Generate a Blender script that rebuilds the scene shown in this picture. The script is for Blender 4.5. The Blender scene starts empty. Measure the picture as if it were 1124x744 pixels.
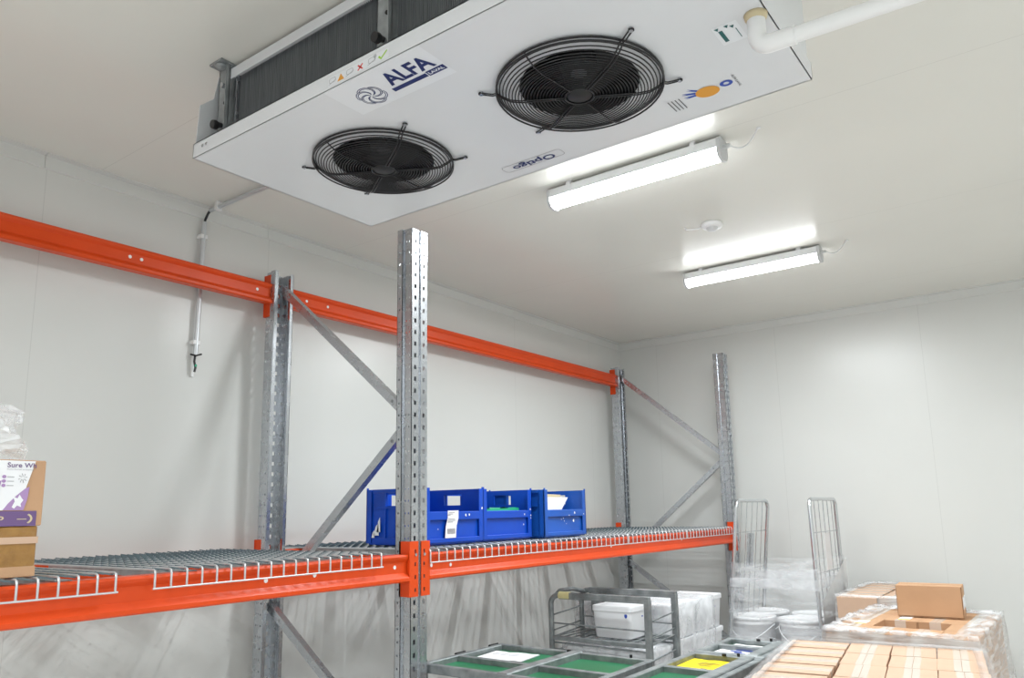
import bpy, math, random
from mathutils import Matrix, Vector
random.seed(7)
C = bpy.context.scene.collection
PI = math.pi

# ------------------------------------------------------------------ helpers
class MB:
    """collects geometry; build() links it as one mesh object"""
    def __init__(s, xf=None):
        s.v = []; s.f = []; s.sm = []; s.mi = []; s.uv = None
        s.xf = xf; s.cur = 0
    def add(s, vs, fs, smooth=False):
        n = len(s.v)
        if s.xf is not None: vs = [s.xf @ Vector(p) for p in vs]
        s.v += [tuple(p) for p in vs]
        for f in fs:
            s.f.append(tuple(i + n for i in f)); s.sm.append(smooth); s.mi.append(s.cur)
        return s
    def box(s, x0, x1, y0, y1, z0, z1, b=0.0):
        if b > 0:
            return s.bbox(x0, x1, y0, y1, z0, z1, b)
        vs = [(x, y, z) for x in (x0, x1) for y in (y0, y1) for z in (z0, z1)]
        return s.add(vs, [(0,1,3,2),(4,6,7,5),(0,4,5,1),(2,3,7,6),(0,2,6,4),(1,5,7,3)])
    def bbox(s, x0, x1, y0, y1, z0, z1, b):
        # chamfered box
        X = ((x0, x1)); Y = (y0, y1); Z = (z0, z1)
        vs = []; idx = {}
        for i in (0, 1):
            for j in (0, 1):
                for k in (0, 1):
                    for a in range(3):
                        p = [X[i], Y[j], Z[k]]
                        for q, (l, sgn) in enumerate(((X, i), (Y, j), (Z, k))):
                            if q != a: p[q] += b if sgn == 0 else -b
                        idx[(i, j, k, a)] = len(vs); vs.append(tuple(p))
        fs = []
        c = Vector(((x0+x1)/2, (y0+y1)/2, (z0+z1)/2))
        def face(l):
            pts = [Vector(vs[q]) for q in l]
            m = sum(pts, Vector()) / len(pts); nrm = (pts[1]-pts[0]).cross(pts[2]-pts[0])
            if nrm.dot(m - c) < 0: l = l[::-1]
            fs.append(tuple(l))
        for a in range(3):
            o = [q for q in range(3) if q != a]
            for sg in (0, 1):
                l = []
                for (u, w) in ((0,0),(1,0),(1,1),(0,1)):
                    t = [0,0,0]; t[a] = sg; t[o[0]] = u; t[o[1]] = w
                    l.append(idx[(*t, a)])
                face(l)
            # edges parallel to axis a
            for (u, w) in ((0,0),(1,0),(1,1),(0,1)):
                t0 = [0,0,0]; t1 = [0,0,0]
                t0[a] = 0; t1[a] = 1
                for t in (t0, t1): t[o[0]] = u; t[o[1]] = w
                face([idx[(*t0, o[0])], idx[(*t1, o[0])], idx[(*t1, o[1])], idx[(*t0, o[1])]])
        for i in (0,1):
            for j in (0,1):
                for k in (0,1): face([idx[(i,j,k,0)], idx[(i,j,k,1)], idx[(i,j,k,2)]])
        return s.add(vs, fs)
    def tube(s, path, r, n=8, closed=False, caps=True, phase=0.0):
        P = [Vector(p) for p in path]; m = len(P)
        rr = r if isinstance(r, (list, tuple)) else [r]*m
        vs = []; fs = []
        up = None
        for i in range(m):
            if closed: t = P[(i+1) % m] - P[i-1]
            else: t = P[min(i+1, m-1)] - P[max(i-1, 0)]
            if t.length < 1e-9: t = Vector((0,0,1))
            t.normalize()
            if up is None:
                up = Vector((0,0,1)) if abs(t.z) < .9 else Vector((1,0,0))
            a = up - t * up.dot(t)
            if a.length < 1e-6: a = t.orthogonal()
            a.normalize(); b = t.cross(a); up = a
            for k in range(n):
                w = 2*PI*k/n + phase
                vs.append(P[i] + (a*math.cos(w) + b*math.sin(w))*rr[i])
        for i in range(m if closed else m-1):
            j = (i+1) % m
            for k in range(n):
                l = (k+1) % n
                fs.append((i*n+k, i*n+l, j*n+l, j*n+k))
        s.add(vs, fs, n > 4)
        if caps and not closed:
            s.add(vs[:n], [tuple(range(n))[::-1]]); s.add(vs[-n:], [tuple(range(n))])
        return s
    def cyl(s, p0, p1, r, n=16): return s.tube([p0, p1], r, n)
    def bar(s, p0, p1, w, h=None):
        """rectangular bar from p0 to p1, w across horizontally, h vertically"""
        h = h or w
        P0, P1 = Vector(p0), Vector(p1); t = (P1-P0).normalized()
        up = Vector((0,0,1)) if abs(t.z) < .95 else Vector((0,1,0))
        a = t.cross(up).normalized(); b = a.cross(t)
        vs = [P + a*w/2*i + b*h/2*j for P in (P0, P1) for (i, j) in ((-1,-1),(1,-1),(1,1),(-1,1))]
        return s.add(vs, [(0,1,2,3),(4,7,6,5),(0,4,5,1),(1,5,6,2),(2,6,7,3),(3,7,4,0)])
    def lathe(s, prof, n=24, c=(0,0,0), smooth=True, axis=None):
        vs = []; fs = []; m = len(prof)
        for k in range(n):
            w = 2*PI*k/n
            for (r, z) in prof: vs.append((c[0]+r*math.cos(w), c[1]+r*math.sin(w), c[2]+z))
        for k in range(n):
            l = (k+1) % n
            for i in range(m-1): fs.append((k*m+i, l*m+i, l*m+i+1, k*m+i+1))
        return s.add(vs, fs, smooth)
    def prism(s, poly, y0, y1, fn=None):
        """poly in (x,z), extruded along y"""
        fn = fn or (lambda x, y, z: (x, y, z)); n = len(poly)
        vs = [fn(x, y0, z) for x, z in poly] + [fn(x, y1, z) for x, z in poly]
        fs = [(i, (i+1) % n, (i+1) % n + n, i+n) for i in range(n)]
        fs += [tuple(range(n))[::-1], tuple(range(n, 2*n))]
        return s.add(vs, fs)
    def plate(s, o, u, v, us, vs_, hole, th):
        """perforated sheet: grid cells over us x vs_, hole(i,j) True leaves the cell open; th thickness along u x v"""
        o, u, v = Vector(o), Vector(u).normalized(), Vector(v).normalized(); n = u.cross(v)*th
        P = lambda a, b, k: o + u*a + v*b + n*k
        nu, nv = len(us)-1, len(vs_)-1
        # merge solid columns vertically where possible
        solid = [[not hole(i, j) for j in range(nv)] for i in range(nu)]
        for i in range(nu):
            j = 0
            while j < nv:
                if not solid[i][j]: j += 1; continue
                k = j
                while k < nv and solid[i][k]: k += 1
                a0, a1, b0, b1 = us[i], us[i+1], vs_[j], vs_[k]
                s.add([P(a0,b0,0),P(a1,b0,0),P(a1,b1,0),P(a0,b1,0)], [(3,2,1,0)])
                s.add([P(a0,b0,1),P(a1,b0,1),P(a1,b1,1),P(a0,b1,1)], [(0,1,2,3)])
                s.add([P(a0,b0,0),P(a1,b0,0),P(a1,b0,1),P(a0,b0,1)], [(0,1,2,3)])
                s.add([P(a0,b1,0),P(a1,b1,0),P(a1,b1,1),P(a0,b1,1)], [(3,2,1,0)])
                j = k
            for j in range(nv):
                if solid[i][j]:
                    for (ii, aa, rev) in ((i-1, us[i], 1), (i+1, us[i+1], 0)):
                        if ii < 0 or ii >= nu or not solid[ii][j]:
                            q = [P(aa,vs_[j],0),P(aa,vs_[j+1],0),P(aa,vs_[j+1],1),P(aa,vs_[j],1)]
                            s.add(q, [(0,1,2,3) if rev == 0 else (3,2,1,0)])
        return s
    def poly(s, pts, o, u, v):
        o, u, v = Vector(o), Vector(u), Vector(v)
        return s.add([o + u*a + v*b for a, b in pts], [tuple(range(len(pts)))])
    def build(s, name, mats, parent=None, origin=None):
        me = bpy.data.meshes.new(name)
        vs = s.v
        if origin is not None:
            vs = [(p[0]-origin[0], p[1]-origin[1], p[2]-origin[2]) for p in vs]
        me.from_pydata(vs, [], s.f)
        if not isinstance(mats, (list, tuple)): mats = [mats]
        for m in mats: me.materials.append(m)
        me.polygons.foreach_set('use_smooth', s.sm)
        me.polygons.foreach_set('material_index', s.mi)
        me.update()
        ob = bpy.data.objects.new(name, me); C.objects.link(ob)
        if parent is not None: ob.parent = parent
        if origin is not None: ob.location = origin
        return ob

def tag(o, label=None, cat=None, group=None, kind=None):
    if label: o['label'] = label
    if cat: o['category'] = cat
    if group: o['group'] = group
    if kind: o['kind'] = kind
    return o
def thing(name, label, cat, loc=(0,0,0), rz=0, group=None):
    o = bpy.data.objects.new(name, None); C.objects.link(o)
    o.empty_display_size = .1
    o.location = loc; o.rotation_euler = (0, 0, rz)
    return tag(o, label, cat, group)
def dup(root, loc=None, rz=None, label=None, group=None, parent=None):
    r = root.copy(); C.objects.link(r); r.parent = parent
    if loc is not None: r.location = loc
    if rz is not None: r.rotation_euler = (0, 0, rz)
    if label: r['label'] = label
    if group: r['group'] = group
    for ch in list(root.children): dup(ch, parent=r)
    return r
def rad(a): return a*PI/180
def arc(cx, cy, r, a0, a1, n, f):
    return [f(cx + r*math.cos(rad(a0 + (a1-a0)*i/n)), cy + r*math.sin(rad(a0 + (a1-a0)*i/n))) for i in range(n+1)]

def text_mesh(mb, txt, o, u, v, width=None, height=None, bold=0.0, shear=0.0):
    """lettering as flat mesh on the plane o + u*x + v*y, scaled to the given width / cap height"""
    cu = bpy.data.curves.new('t', 'FONT'); cu.body = txt; cu.size = 1.0; cu.offset = bold; cu.shear = shear
    cu.resolution_u = 3
    ob = bpy.data.objects.new('t', cu); C.objects.link(ob)
    dg = bpy.context.evaluated_depsgraph_get(); dg.update()
    me = bpy.data.meshes.new_from_object(ob.evaluated_get(dg))
    bpy.data.objects.remove(ob); bpy.data.curves.remove(cu)
    xs = [q.co.x for q in me.vertices]; ys = [q.co.y for q in me.vertices]
    x0, x1, y0, y1 = min(xs), max(xs), min(ys), max(ys)
    sx = width/(x1-x0) if width else None
    sy = height/(y1-y0) if height else sx
    sx = sx or sy
    o, u, v = Vector(o), Vector(u), Vector(v)
    mb.add([o + u*((q.co.x-x0)*sx) + v*((q.co.y-y0)*sy) for q in me.vertices], [tuple(p.vertices) for p in me.polygons])
    bpy.data.meshes.remove(me)

# ------------------------------------------------------------------ materials
def new_mat(name):
    m = bpy.data.materials.new(name); m.use_nodes = True
    nt = m.node_tree; b = nt.nodes['Principled BSDF']
    return m, nt, b
def pmat(name, col, rough=.5, metal=0.0, var=0.0, scale=8.0, bump=0.0, bscale=60.0, spec=.5, rvar=0.0, col2=None, stretch=(1,1,1)):
    m, nt, b = new_mat(name)
    b.inputs['Base Color'].default_value = (*col, 1); b.inputs['Roughness'].default_value = rough
    b.inputs['Metallic'].default_value = metal; b.inputs['Specular IOR Level'].default_value = spec
    tc = nt.nodes.new('ShaderNodeTexCoord'); mp = nt.nodes.new('ShaderNodeMapping')
    mp.inputs['Scale'].default_value = stretch
    nt.links.new(tc.outputs['Object'], mp.inputs['Vector'])
    if var > 0 or col2 or rvar > 0:
        n = nt.nodes.new('ShaderNodeTexNoise'); n.inputs['Scale'].default_value = scale; n.inputs['Detail'].default_value = 5
        nt.links.new(mp.outputs['Vector'], n.inputs['Vector'])
        r = nt.nodes.new('ShaderNodeValToRGB'); r.color_ramp.elements[0].position = .3; r.color_ramp.elements[1].position = .7
        c2 = col2 or tuple(min(1, c*(1+var)) for c in col)
        c1 = col if col2 else tuple(c*(1-var) for c in col)
        r.color_ramp.elements[0].color = (*c1, 1); r.color_ramp.elements[1].color = (*c2, 1)
        nt.links.new(n.outputs['Fac'], r.inputs['Fac']); nt.links.new(r.outputs['Color'], b.inputs['Base Color'])
        if rvar > 0:
            mr = nt.nodes.new('ShaderNodeMapRange'); mr.inputs['To Min'].default_value = max(.02, rough-rvar); mr.inputs['To Max'].default_value = rough+rvar
            nt.links.new(n.outputs['Fac'], mr.inputs['Value']); nt.links.new(mr.outputs['Result'], b.inputs['Roughness'])
    if bump > 0:
        n2 = nt.nodes.new('ShaderNodeTexNoise'); n2.inputs['Scale'].default_value = bscale; n2.inputs['Detail'].default_value = 3
        nt.links.new(mp.outputs['Vector'], n2.inputs['Vector'])
        bp = nt.nodes.new('ShaderNodeBump'); bp.inputs['Strength'].default_value = bump; bp.inputs['Distance'].default_value = .01
        nt.links.new(n2.outputs['Fac'], bp.inputs['Height']); nt.links.new(bp.outputs['Normal'], b.inputs['Normal'])
    return m
def panel_mat(name, col, rough, axis, first, pitch, width=.003, dark=.86, bump=.02, bscale=3.0):
    """white coated sandwich panel with fine joints every `pitch` along the axis"""
    m, nt, b = new_mat(name)
    L = nt.links.new
    b.inputs['Roughness'].default_value = rough; b.inputs['Specular IOR Level'].default_value = .38
    tc = nt.nodes.new('ShaderNodeTexCoord'); sp = nt.nodes.new('ShaderNodeSeparateXYZ'); L(tc.outputs['Object'], sp.inputs[0])
    def mth(op, a, bb=None, **k):
        n = nt.nodes.new('ShaderNodeMath'); n.operation = op
        for i, q in enumerate((a, bb)):
            if q is None: continue
            if isinstance(q, (int, float)): n.inputs[i].default_value = q
            else: L(q, n.inputs[i])
        return n.outputs[0]
    s = mth('SUBTRACT', sp.outputs[axis], first - pitch*40)
    s = mth('MODULO', s, pitch)
    near = mth('LESS_THAN', s, width)
    n = nt.nodes.new('ShaderNodeTexNoise'); n.inputs['Scale'].default_value = 1.3; n.inputs['Detail'].default_value = 4
    L(tc.outputs['Object'], n.inputs['Vector'])
    r = nt.nodes.new('ShaderNodeValToRGB')
    r.color_ramp.elements[0].position = .3; r.color_ramp.elements[1].position = .7
    r.color_ramp.elements[0].color = (*[c*.965 for c in col], 1); r.color_ramp.elements[1].color = (*col, 1)
    L(n.outputs['Fac'], r.inputs['Fac'])
    mx = nt.nodes.new('ShaderNodeMix'); mx.data_type = 'RGBA'
    L(near, mx.inputs['Factor']); L(r.outputs['Color'], mx.inputs[6]); mx.inputs[7].default_value = (*[c*dark for c in col], 1)
    L(mx.outputs[2], b.inputs['Base Color'])
    n2 = nt.nodes.new('ShaderNodeTexNoise'); n2.inputs['Scale'].default_value = bscale; n2.inputs['Detail'].default_value = 2
    L(tc.outputs['Object'], n2.inputs['Vector'])
    bp = nt.nodes.new('ShaderNodeBump'); bp.inputs['Strength'].default_value = bump; bp.inputs['Distance'].default_value = .02
    L(n2.outputs['Fac'], bp.inputs['Height']); L(bp.outputs['Normal'], b.inputs['Normal'])
    return m
def film_mat(name, dens=.4, col=(.9,.92,.95), scale=6.0, stretch=(1,1,1), lo=.3, hi=.7, rough=.22, spread=.25):
    """thin plastic film: part see-through, part milky with sharp glints"""
    m, nt, b = new_mat(name); L = nt.links.new
    b.inputs['Base Color'].default_value = (*col, 1); b.inputs['Roughness'].default_value = rough; b.inputs['Specular IOR Level'].default_value = .9
    tr = nt.nodes.new('ShaderNodeBsdfTransparent'); mx = nt.nodes.new('ShaderNodeMixShader')
    tc = nt.nodes.new('ShaderNodeTexCoord'); mp = nt.nodes.new('ShaderNodeMapping'); mp.inputs['Scale'].default_value = stretch
    L(tc.outputs['Object'], mp.inputs['Vector'])
    n = nt.nodes.new('ShaderNodeTexNoise'); n.inputs['Scale'].default_value = scale; n.inputs['Detail'].default_value = 6; n.inputs['Distortion'].default_value = .6
    L(mp.outputs['Vector'], n.inputs['Vector'])
    mr = nt.nodes.new('ShaderNodeMapRange'); mr.inputs['From Min'].default_value = lo; mr.inputs['From Max'].default_value = hi
    mr.inputs['To Min'].default_value = max(0.02, dens-spread); mr.inputs['To Max'].default_value = min(.95, dens+spread)
    L(n.outputs['Fac'], mr.inputs['Value']); L(mr.outputs['Result'], mx.inputs['Fac'])
    L(tr.outputs[0], mx.inputs[1]); L(b.outputs[0], mx.inputs[2])
    bp = nt.nodes.new('ShaderNodeBump'); bp.inputs['Strength'].default_value = .5; bp.inputs['Distance'].default_value = .01
    L(n.outputs['Fac'], bp.inputs['Height']); L(bp.outputs['Normal'], b.inputs['Normal'])
    L(mx.outputs[0], nt.nodes['Material Output'].inputs['Surface'])
    return m
def emit_mat(name, col, strength):
    m, nt, b = new_mat(name)
    b.inputs['Base Color'].default_value = (.9,.9,.9,1)
    b.inputs['Emission Color'].default_value = (*col, 1); b.inputs['Emission Strength'].default_value = strength
    return m

M = {}
WALLC = (.685, .69, .67)
M['wall_l'] = panel_mat('wall_panel_left', WALLC, .30, 1, 1.248, 1.08)
M['wall_b'] = panel_mat('wall_panel_back', WALLC, .27, 0, -2.91, 1.04)
M['ceil'] = panel_mat('ceiling_panel', (.78,.77,.72), .26, 1, 2.79, 1.34, dark=.85, bump=.012, bscale=2.0)
M['trim'] = pmat('white_trim', (.70,.705,.685), .4)
M['floor'] = pmat('grey_resin_floor', (.78,.78,.77), .45, var=.12, scale=3, bump=.05)
M['white'] = pmat('white_coated_steel', (.72,.735,.76), .26, var=.02, scale=3, bump=.01, bscale=4)
M['whiteplastic'] = pmat('white_plastic', (.83,.83,.83), .4)
M['fixture'] = pmat('fixture_white', (.78,.79,.80), .4)
M['endcap'] = pmat('fixture_grey_cap', (.60,.61,.62), .4)
M['led'] = emit_mat('led_diffuser', (.94,.98,1.0), 3.6)
M['black'] = pmat('black_coated_wire', (.012,.012,.014), .35)
M['blackm'] = pmat('black_shroud', (.006,.006,.006), .6)
M['fanblade'] = pmat('dark_fan_blade', (.012,.012,.013), .45)
M['galv'] = pmat('galvanised_steel', (.53,.55,.58), .27, metal=.88, var=.045, scale=14, rvar=.05, bump=.015, bscale=30)
M['galvd'] = pmat('dull_galvanised', (.36,.38,.39), .5, metal=.55, var=.25, scale=20, rvar=.1, bump=.08, bscale=60)
M['wire'] = pmat('zinc_wire', (.62,.64,.66), .38, metal=.6)
M['meshwire'] = pmat('zinc_mesh_wire', (.13,.175,.195), .36, metal=.6)
M['chrome'] = pmat('bright_zinc_tube', (.62,.64,.66), .25, metal=.9)
M['orange'] = pmat('orange_paint', (.68,.066,.008), .36, var=.05, scale=5, spec=.32)
M['hole'] = pmat('dark_hole', (.02,.02,.02), .8)
M['dot'] = pmat('white_paint_spot', (.8,.8,.8), .5)
M['green'] = pmat('green_board', (.02,.17,.075), .35, var=.2, scale=4, rvar=.1)
M['rusty'] = pmat('worn_zinc_frame', (.17,.19,.195), .5, metal=.5, col2=(.33,.355,.36), scale=18, bump=.15, bscale=60)
M['rustlip'] = pmat('stained_zinc_bar', (.30,.27,.20), .55, metal=.3, col2=(.52,.50,.42), scale=14, bump=.1)
M['blue'] = pmat('blue_crate_plastic', (.002,.060,.46), .36, var=.06, scale=6, spec=.4)
M['blue2'] = pmat('paler_blue_crate_plastic', (.006,.085,.42), .4, var=.12, scale=8)
M['kraft'] = pmat('kraft_cardboard', (.52,.315,.185), .75, var=.05, scale=7, bump=.05, bscale=90, spec=.2)
M['kraft2'] = pmat('pale_kraft_cardboard', (.60,.415,.30), .75, var=.04, scale=7, bump=.04, bscale=90, spec=.2)
M['kraftgold'] = pmat('filmed_brown_cardboard', (.27,.135,.035), .3, col2=(.36,.19,.05), scale=30, bump=.4, bscale=55)
M['cutedge'] = pmat('cardboard_cut_edge', (.20,.105,.05), .9)
M['tape'] = pmat('clear_packing_tape', (.68,.57,.48), .15, spec=.8)
M['paper'] = pmat('white_paper', (.82,.82,.84), .7, spec=.2)
M['yellow'] = pmat('yellow_paper', (.86,.66,.02), .6, spec=.2)
M['paletape'] = pmat('pale_yellow_tape', (.75,.68,.34), .5)
M['ink'] = pmat('dark_print', (.07,.07,.08), .6)
M['inkgrey'] = pmat('grey_print', (.30,.30,.32), .6)
M['navy'] = pmat('navy_print', (.005,.018,.12), .4)
M['purple'] = pmat('purple_print', (.15,.085,.22), .45)
M['lilac'] = pmat('lilac_print', (.40,.25,.48), .45)
M['labelblue'] = pmat('blue_print', (.03,.08,.42), .5)
M['gold'] = pmat('orange_print', (.75,.33,.03), .4)
M['teal'] = pmat('teal_print', (.005,.10,.10), .4)
M['red'] = pmat('red_print', (.7,.03,.02), .5)
M['lime'] = pmat('green_tick', (.35,.62,.05), .5)
M['stickeredge'] = pmat('clear_sticker', (.78,.80,.83), .2)
M['greenbag'] = pmat('green_plastic_bag', (.02,.42,.22), .35)
M['coil'] = pmat('aluminium_fins', (.27,.285,.30), .5, metal=.3, col2=(.19,.20,.21), scale=40, stretch=(4,1,.12))
M['seal'] = pmat('yellowed_sealant', (.62,.52,.33), .6)
M['tub'] = pmat('white_tub_plastic', (.82,.83,.85), .32)
M['wood'] = pmat('pallet_wood', (.42,.30,.18), .8, var=.2, scale=6, stretch=(1,8,1))
M['brownhole'] = pmat('brown_filler', (.18,.10,.06), .8)
M['film'] = film_mat('stretch_film', .42)
M['film_rim'] = film_mat('bunched_film', .46, scale=14, spread=.42, rough=.12)
M['film_side'] = film_mat('layered_film', .50, col=(.74,.73,.72), scale=5, stretch=(1,1,9), spread=.22)
M['film_side2'] = film_mat('milky_film', .55, col=(.86,.86,.86), scale=3, spread=.12)
M['film_thin'] = film_mat('thin_clear_film', .20, scale=4, stretch=(1,1,5), spread=.2)
M['film_tub'] = film_mat('film_over_tubs', .38, scale=7, spread=.3)
M['bag'] = film_mat('clear_bag', .27, scale=16, spread=.3, rough=.08)

# ------------------------------------------------------------------ room shell
XL, YB, ZC, XR, YF = -3.28, 6.10, 3.18, 3.1, -3.4
def struct(name, mb, mat):
    return tag(mb.build(name, mat), kind='structure')
struct('floor', MB().box(XL-.1, XR+.1, YF-.1, YB+.1, -.1, 0), M['floor'])
struct('ceiling', MB().box(XL-.1, XR+.1, YF-.1, YB+.1, ZC, ZC+.1), M['ceil'])
struct('wall_left', MB().box(XL-.1, XL, YF-.1, YB+.1, 0, ZC), M['wall_l'])
struct('wall_back', MB().box(XL, XR, YB, YB+.1, 0, ZC), M['wall_b'])
struct('wall_right', MB().box(XR, XR+.1, YF-.1, YB+.1, 0, ZC), M['wall_l'])
struct('wall_front', MB().box(XL, XR, YF-.1, YF, 0, ZC), M['wall_b'])
# folded corner flashings between walls and ceiling, in lengths
def flashing(name, p, axis, a0, a1, sx, step=1.08, first=None):
    mb = MB(); a = a0
    cuts = [a0] + [q for q in [first + step*i for i in range(-8, 9)] if a0 < q < a1] + [a1]
    for c0, c1 in zip(cuts[:-1], cuts[1:]):
        c1 -= .0025
        poly = [(0,0),(0,-.062),(.0025,-.062),(.006,-.06),(.0025,-.004),(.035,-.0025),(.035,0)]
        if axis == 'y':
            mb.prism(poly, c0, c1, lambda x, y, z: (p[0]+x*sx, y, p[1]+z))
        else:
            mb.prism(poly, c0, c1, lambda x, y, z: (y, p[0]+x*sx, p[1]+z))
        n = 3
        for i in range(n):
            t = c0 + (c1-c0)*(i+.5)/n
            q = (p[0]+.003*sx, t, p[1]-.035) if axis == 'y' else (t, p[0]+.003*sx, p[1]-.035)
            d = (.002*sx, 0, 0) if axis == 'y' else (0, .002*sx, 0)
            mb.cyl(q, tuple(a+b for a, b in zip(q, d)), .004, 8)
    return struct(name, mb, M['trim'])
flashing('trim_1', (XL, ZC), 'y', YF, YB, 1, first=1.24)
flashing('trim_2', (YB, ZC), 'x', XL, XR, -1, first=-2.91)

# ------------------------------------------------------------------ ceiling lights
def make_light():
    t = thing('ceiling_light', 'x', 'ceiling light', (0,0,0))
    L_ = .402
    # coordinates: z=0 is the ceiling, hanging down; long axis x
    h = MB(); prof = [(-.034,-.012),(.034,-.012),(.041,-.020),(.043,-.056),(-.043,-.056),(-.041,-.020)]
    n = len(prof); vs = [(x, y, z) for x in (-L_, L_) for y, z in prof]
    h.add(vs, [(i, (i+1) % n, (i+1) % n+n, i+n)[::-1] for i in range(n)] + [tuple(range(n)), tuple(range(n, 2*n))[::-1]])
    h.build('housing', M['fixture'], t)
    d = MB(); prof = [(-.0425,-.0563),(.0425,-.0563),(.042,-.072),(.030,-.090),(0,-.097),(-.030,-.090),(-.042,-.072)]
    n = len(prof); vs = [(x, y, z) for x in (-L_, L_) for y, z in prof]
    d.add(vs, [(i, (i+1) % n, (i+1) % n+n, i+n)[::-1] for i in range(n)] + [tuple(range(n)), tuple(range(n, 2*n))[::-1]])
    d.build('diffuser', M['led'], t)
    la = bpy.data.lights.new('lamp', 'AREA'); la.shape = 'RECTANGLE'; la.size = 2*L_; la.size_y = .03; la.energy = 5.9; la.color = (.93,.98,1.0)
    lo = bpy.data.objects.new('lamp', la); C.objects.link(lo); lo.parent = t; lo.location = (0, 0, -.1062)
    for sg in (-1, 1):
        c = MB(); prof = [(-.034,-.010),(.034,-.010),(.045,-.020),(.046,-.076),(.031,-.098),(0,-.104),(-.031,-.098),(-.046,-.076),(-.045,-.020)]
        n = len(prof); x0, x1 = sorted((sg*L_, sg*(L_+.014)))
        vs = [(x, y, z) for x in (x0, x1) for y, z in prof]
        c.add(vs, [(i, (i+1) % n, (i+1) % n+n, i+n)[::-1] for i in range(n)] + [tuple(range(n)), tuple(range(n, 2*n))[::-1]])
        c.build('end_cap', M['endcap'], t)
        k = MB(); xx = sg*.30
        k.box(xx-.012, xx+.012, -.040, .040, -.0125, 0); k.box(xx-.011, xx+.011, -.0455, -.0435, -.052, -.010); k.box(xx-.011, xx+.011, .0435, .0455, -.052, -.010); k.box(xx-.011, xx+.011, -.0455, .0455, -.0120, -.0100)
        k.build('mounting_clip', M['fixture'], t)
    g = MB(); g.cyl((L_+.014,0,-.045), (L_+.036,0,-.045), .010, 10); g.cyl((L_+.03,0,-.045), (L_+.042,0,-.045), .007, 10)
    g.build('cable_gland', M['endcap'], t)
    cb = MB(); pts = []
    for i in range(13):
        u = i/12; pts.append((L_+.04+.115*u, .03*math.sin(u*3)+.01*u, -.045 - .028*math.sin(u*PI)*(1-u) + .045*u*u))
    cb.tube(pts, .0035, 6); cb.cyl((pts[-1][0], pts[-1][1], -.004), (pts[-1][0], pts[-1][1], 0), .009, 10)
    cb.build('cable', M['fixture'], t)
    return t
l0 = make_light()
far_lamp = [c for c in l0.children if c.type == 'LIGHT'][0].data.copy(); far_lamp.energy = 10.5
lights = [(-1.432, 2.85, 'lit tube light on the ceiling right beside the cooling unit'),
          (-1.482, 4.47, 'lit tube light on the ceiling nearest the back wall, above the far rack post'),
          (-1.46, -1.0, 'lit tube light on the ceiling near the front wall on the rack side'),
          (1.4, -1.0, 'lit tube light on the ceiling near the front wall on the right side'),
          (1.4, 3.2, 'lit tube light on the right half of the ceiling in front of the back wall')]
for i, (x, y, lb) in enumerate(lights):
    o = l0 if i == 0 else dup(l0)
    o.location = (x, y, ZC); o['label'] = lb
    for ch in o.children:
        if ch.type == 'LIGHT' and i >= 2: ch.data = far_lamp
    o['group'] = 'tube lights on the ceiling'

# ------------------------------------------------------------------ ceiling sensor
t = thing('ceiling_sensor', 'small round white sensor on the ceiling between the two lit tubes', 'sensor', (-1.425, 3.74, ZC))
MB().lathe([(0,-.0005),(.052,-.0005),(.056,-.006),(.056,-.016),(.050,-.024),(.030,-.026)], 28).build('sensor_body', M['whiteplastic'], t)
MB().lathe([(.031,-.025),(.028,-.034),(.018,-.042),(0,-.045)], 20).build('sensor_lens', M['endcap'], t)
MB().tube([(-.05,-.005,-.012),(-.075,-.02,-.02),(-.105,-.035,-.022),(-.13,-.035,-.016),(-.14,-.03,0)], .0045, 8).build('cable', M['whiteplastic'], t)

# ------------------------------------------------------------------ conduit run along ceiling and down the left wall
t = thing('cable_conduit', 'thin grey conduit running from the cooling unit over the ceiling and down the left wall', 'conduit', (XL, 1.95, 2.35))
def loc(p): return (p[0]-XL, p[1]-1.95, p[2]-2.35)
for p0, p1, r in (((-3.235,1.962,3.155),(-1.9,1.962,3.155),.011), ((-3.255,1.945,3.095),(-3.255,1.935,2.44),.011)):
    MB().cyl(loc(p0), loc(p1), r, 12).build('pipe', M['wire'], t)
mb = MB(); mb.tube([loc(p) for p in ((-3.24,1.962,3.155),(-3.25,1.958,3.14),(-3.256,1.95,3.11),(-3.255,1.945,3.09))], .006, 8)
mb.build('cable', M['black'], t)
for p in ((-3.17,1.962,3.15), (-3.262,1.945,3.02), (-3.262,1.937,2.50), (-2.55,1.962,3.15)):
    mb = MB()
    if p[2] > 3.1: mb.box(p[0]-XL-.01, p[0]-XL+.01, p[1]-1.95-.015, p[1]-1.95+.015, 3.139-2.35, 3.1795-2.35)
    else: mb.box(.001, .035, p[1]-1.95-.02, p[1]-1.95+.014, p[2]-2.35-.009, p[2]-2.35+.009)
    mb.build('clip', M['whiteplastic'], t)
MB().tube([loc(p) for p in ((-3.255,1.936,2.45),(-3.252,1.93,2.41),(-3.25,1.936,2.38),(-3.25,1.932,2.36))], .0055, 8).build('cable', M['black'], t)
MB().tube([loc(p) for p in ((-3.25,1.936,2.395),(-3.2505,1.936,2.385))], .0068, 8).build('cable', M['greenbag'], t)
MB().tube([loc(p) for p in ((-3.262,1.915,2.442),(-3.24,1.93,2.435),(-3.235,1.955,2.445))], .004, 6).build('cable_tie', M['black'], t)
MB().box(.002, .012, -.022, -.010, 2.34-2.35, 2.43-2.35).build('backing_strip', M['whiteplastic'], t)

# ------------------------------------------------------------------ air cooler
AX0, AX1, AY0, AY1, AZ = -2.212, -.470, 1.268, 2.052, 2.85
ac = thing('air_cooler', 'large white ceiling cooling unit with two black fan guards', 'air cooler', (AX0, AY0, AZ))
A = Matrix.Translation((-AX0, -AY0, -AZ))
def amb(): return MB(A)
fans = [(-1.74, 1.668), (-.989, 1.678)]
RO = .165
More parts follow.
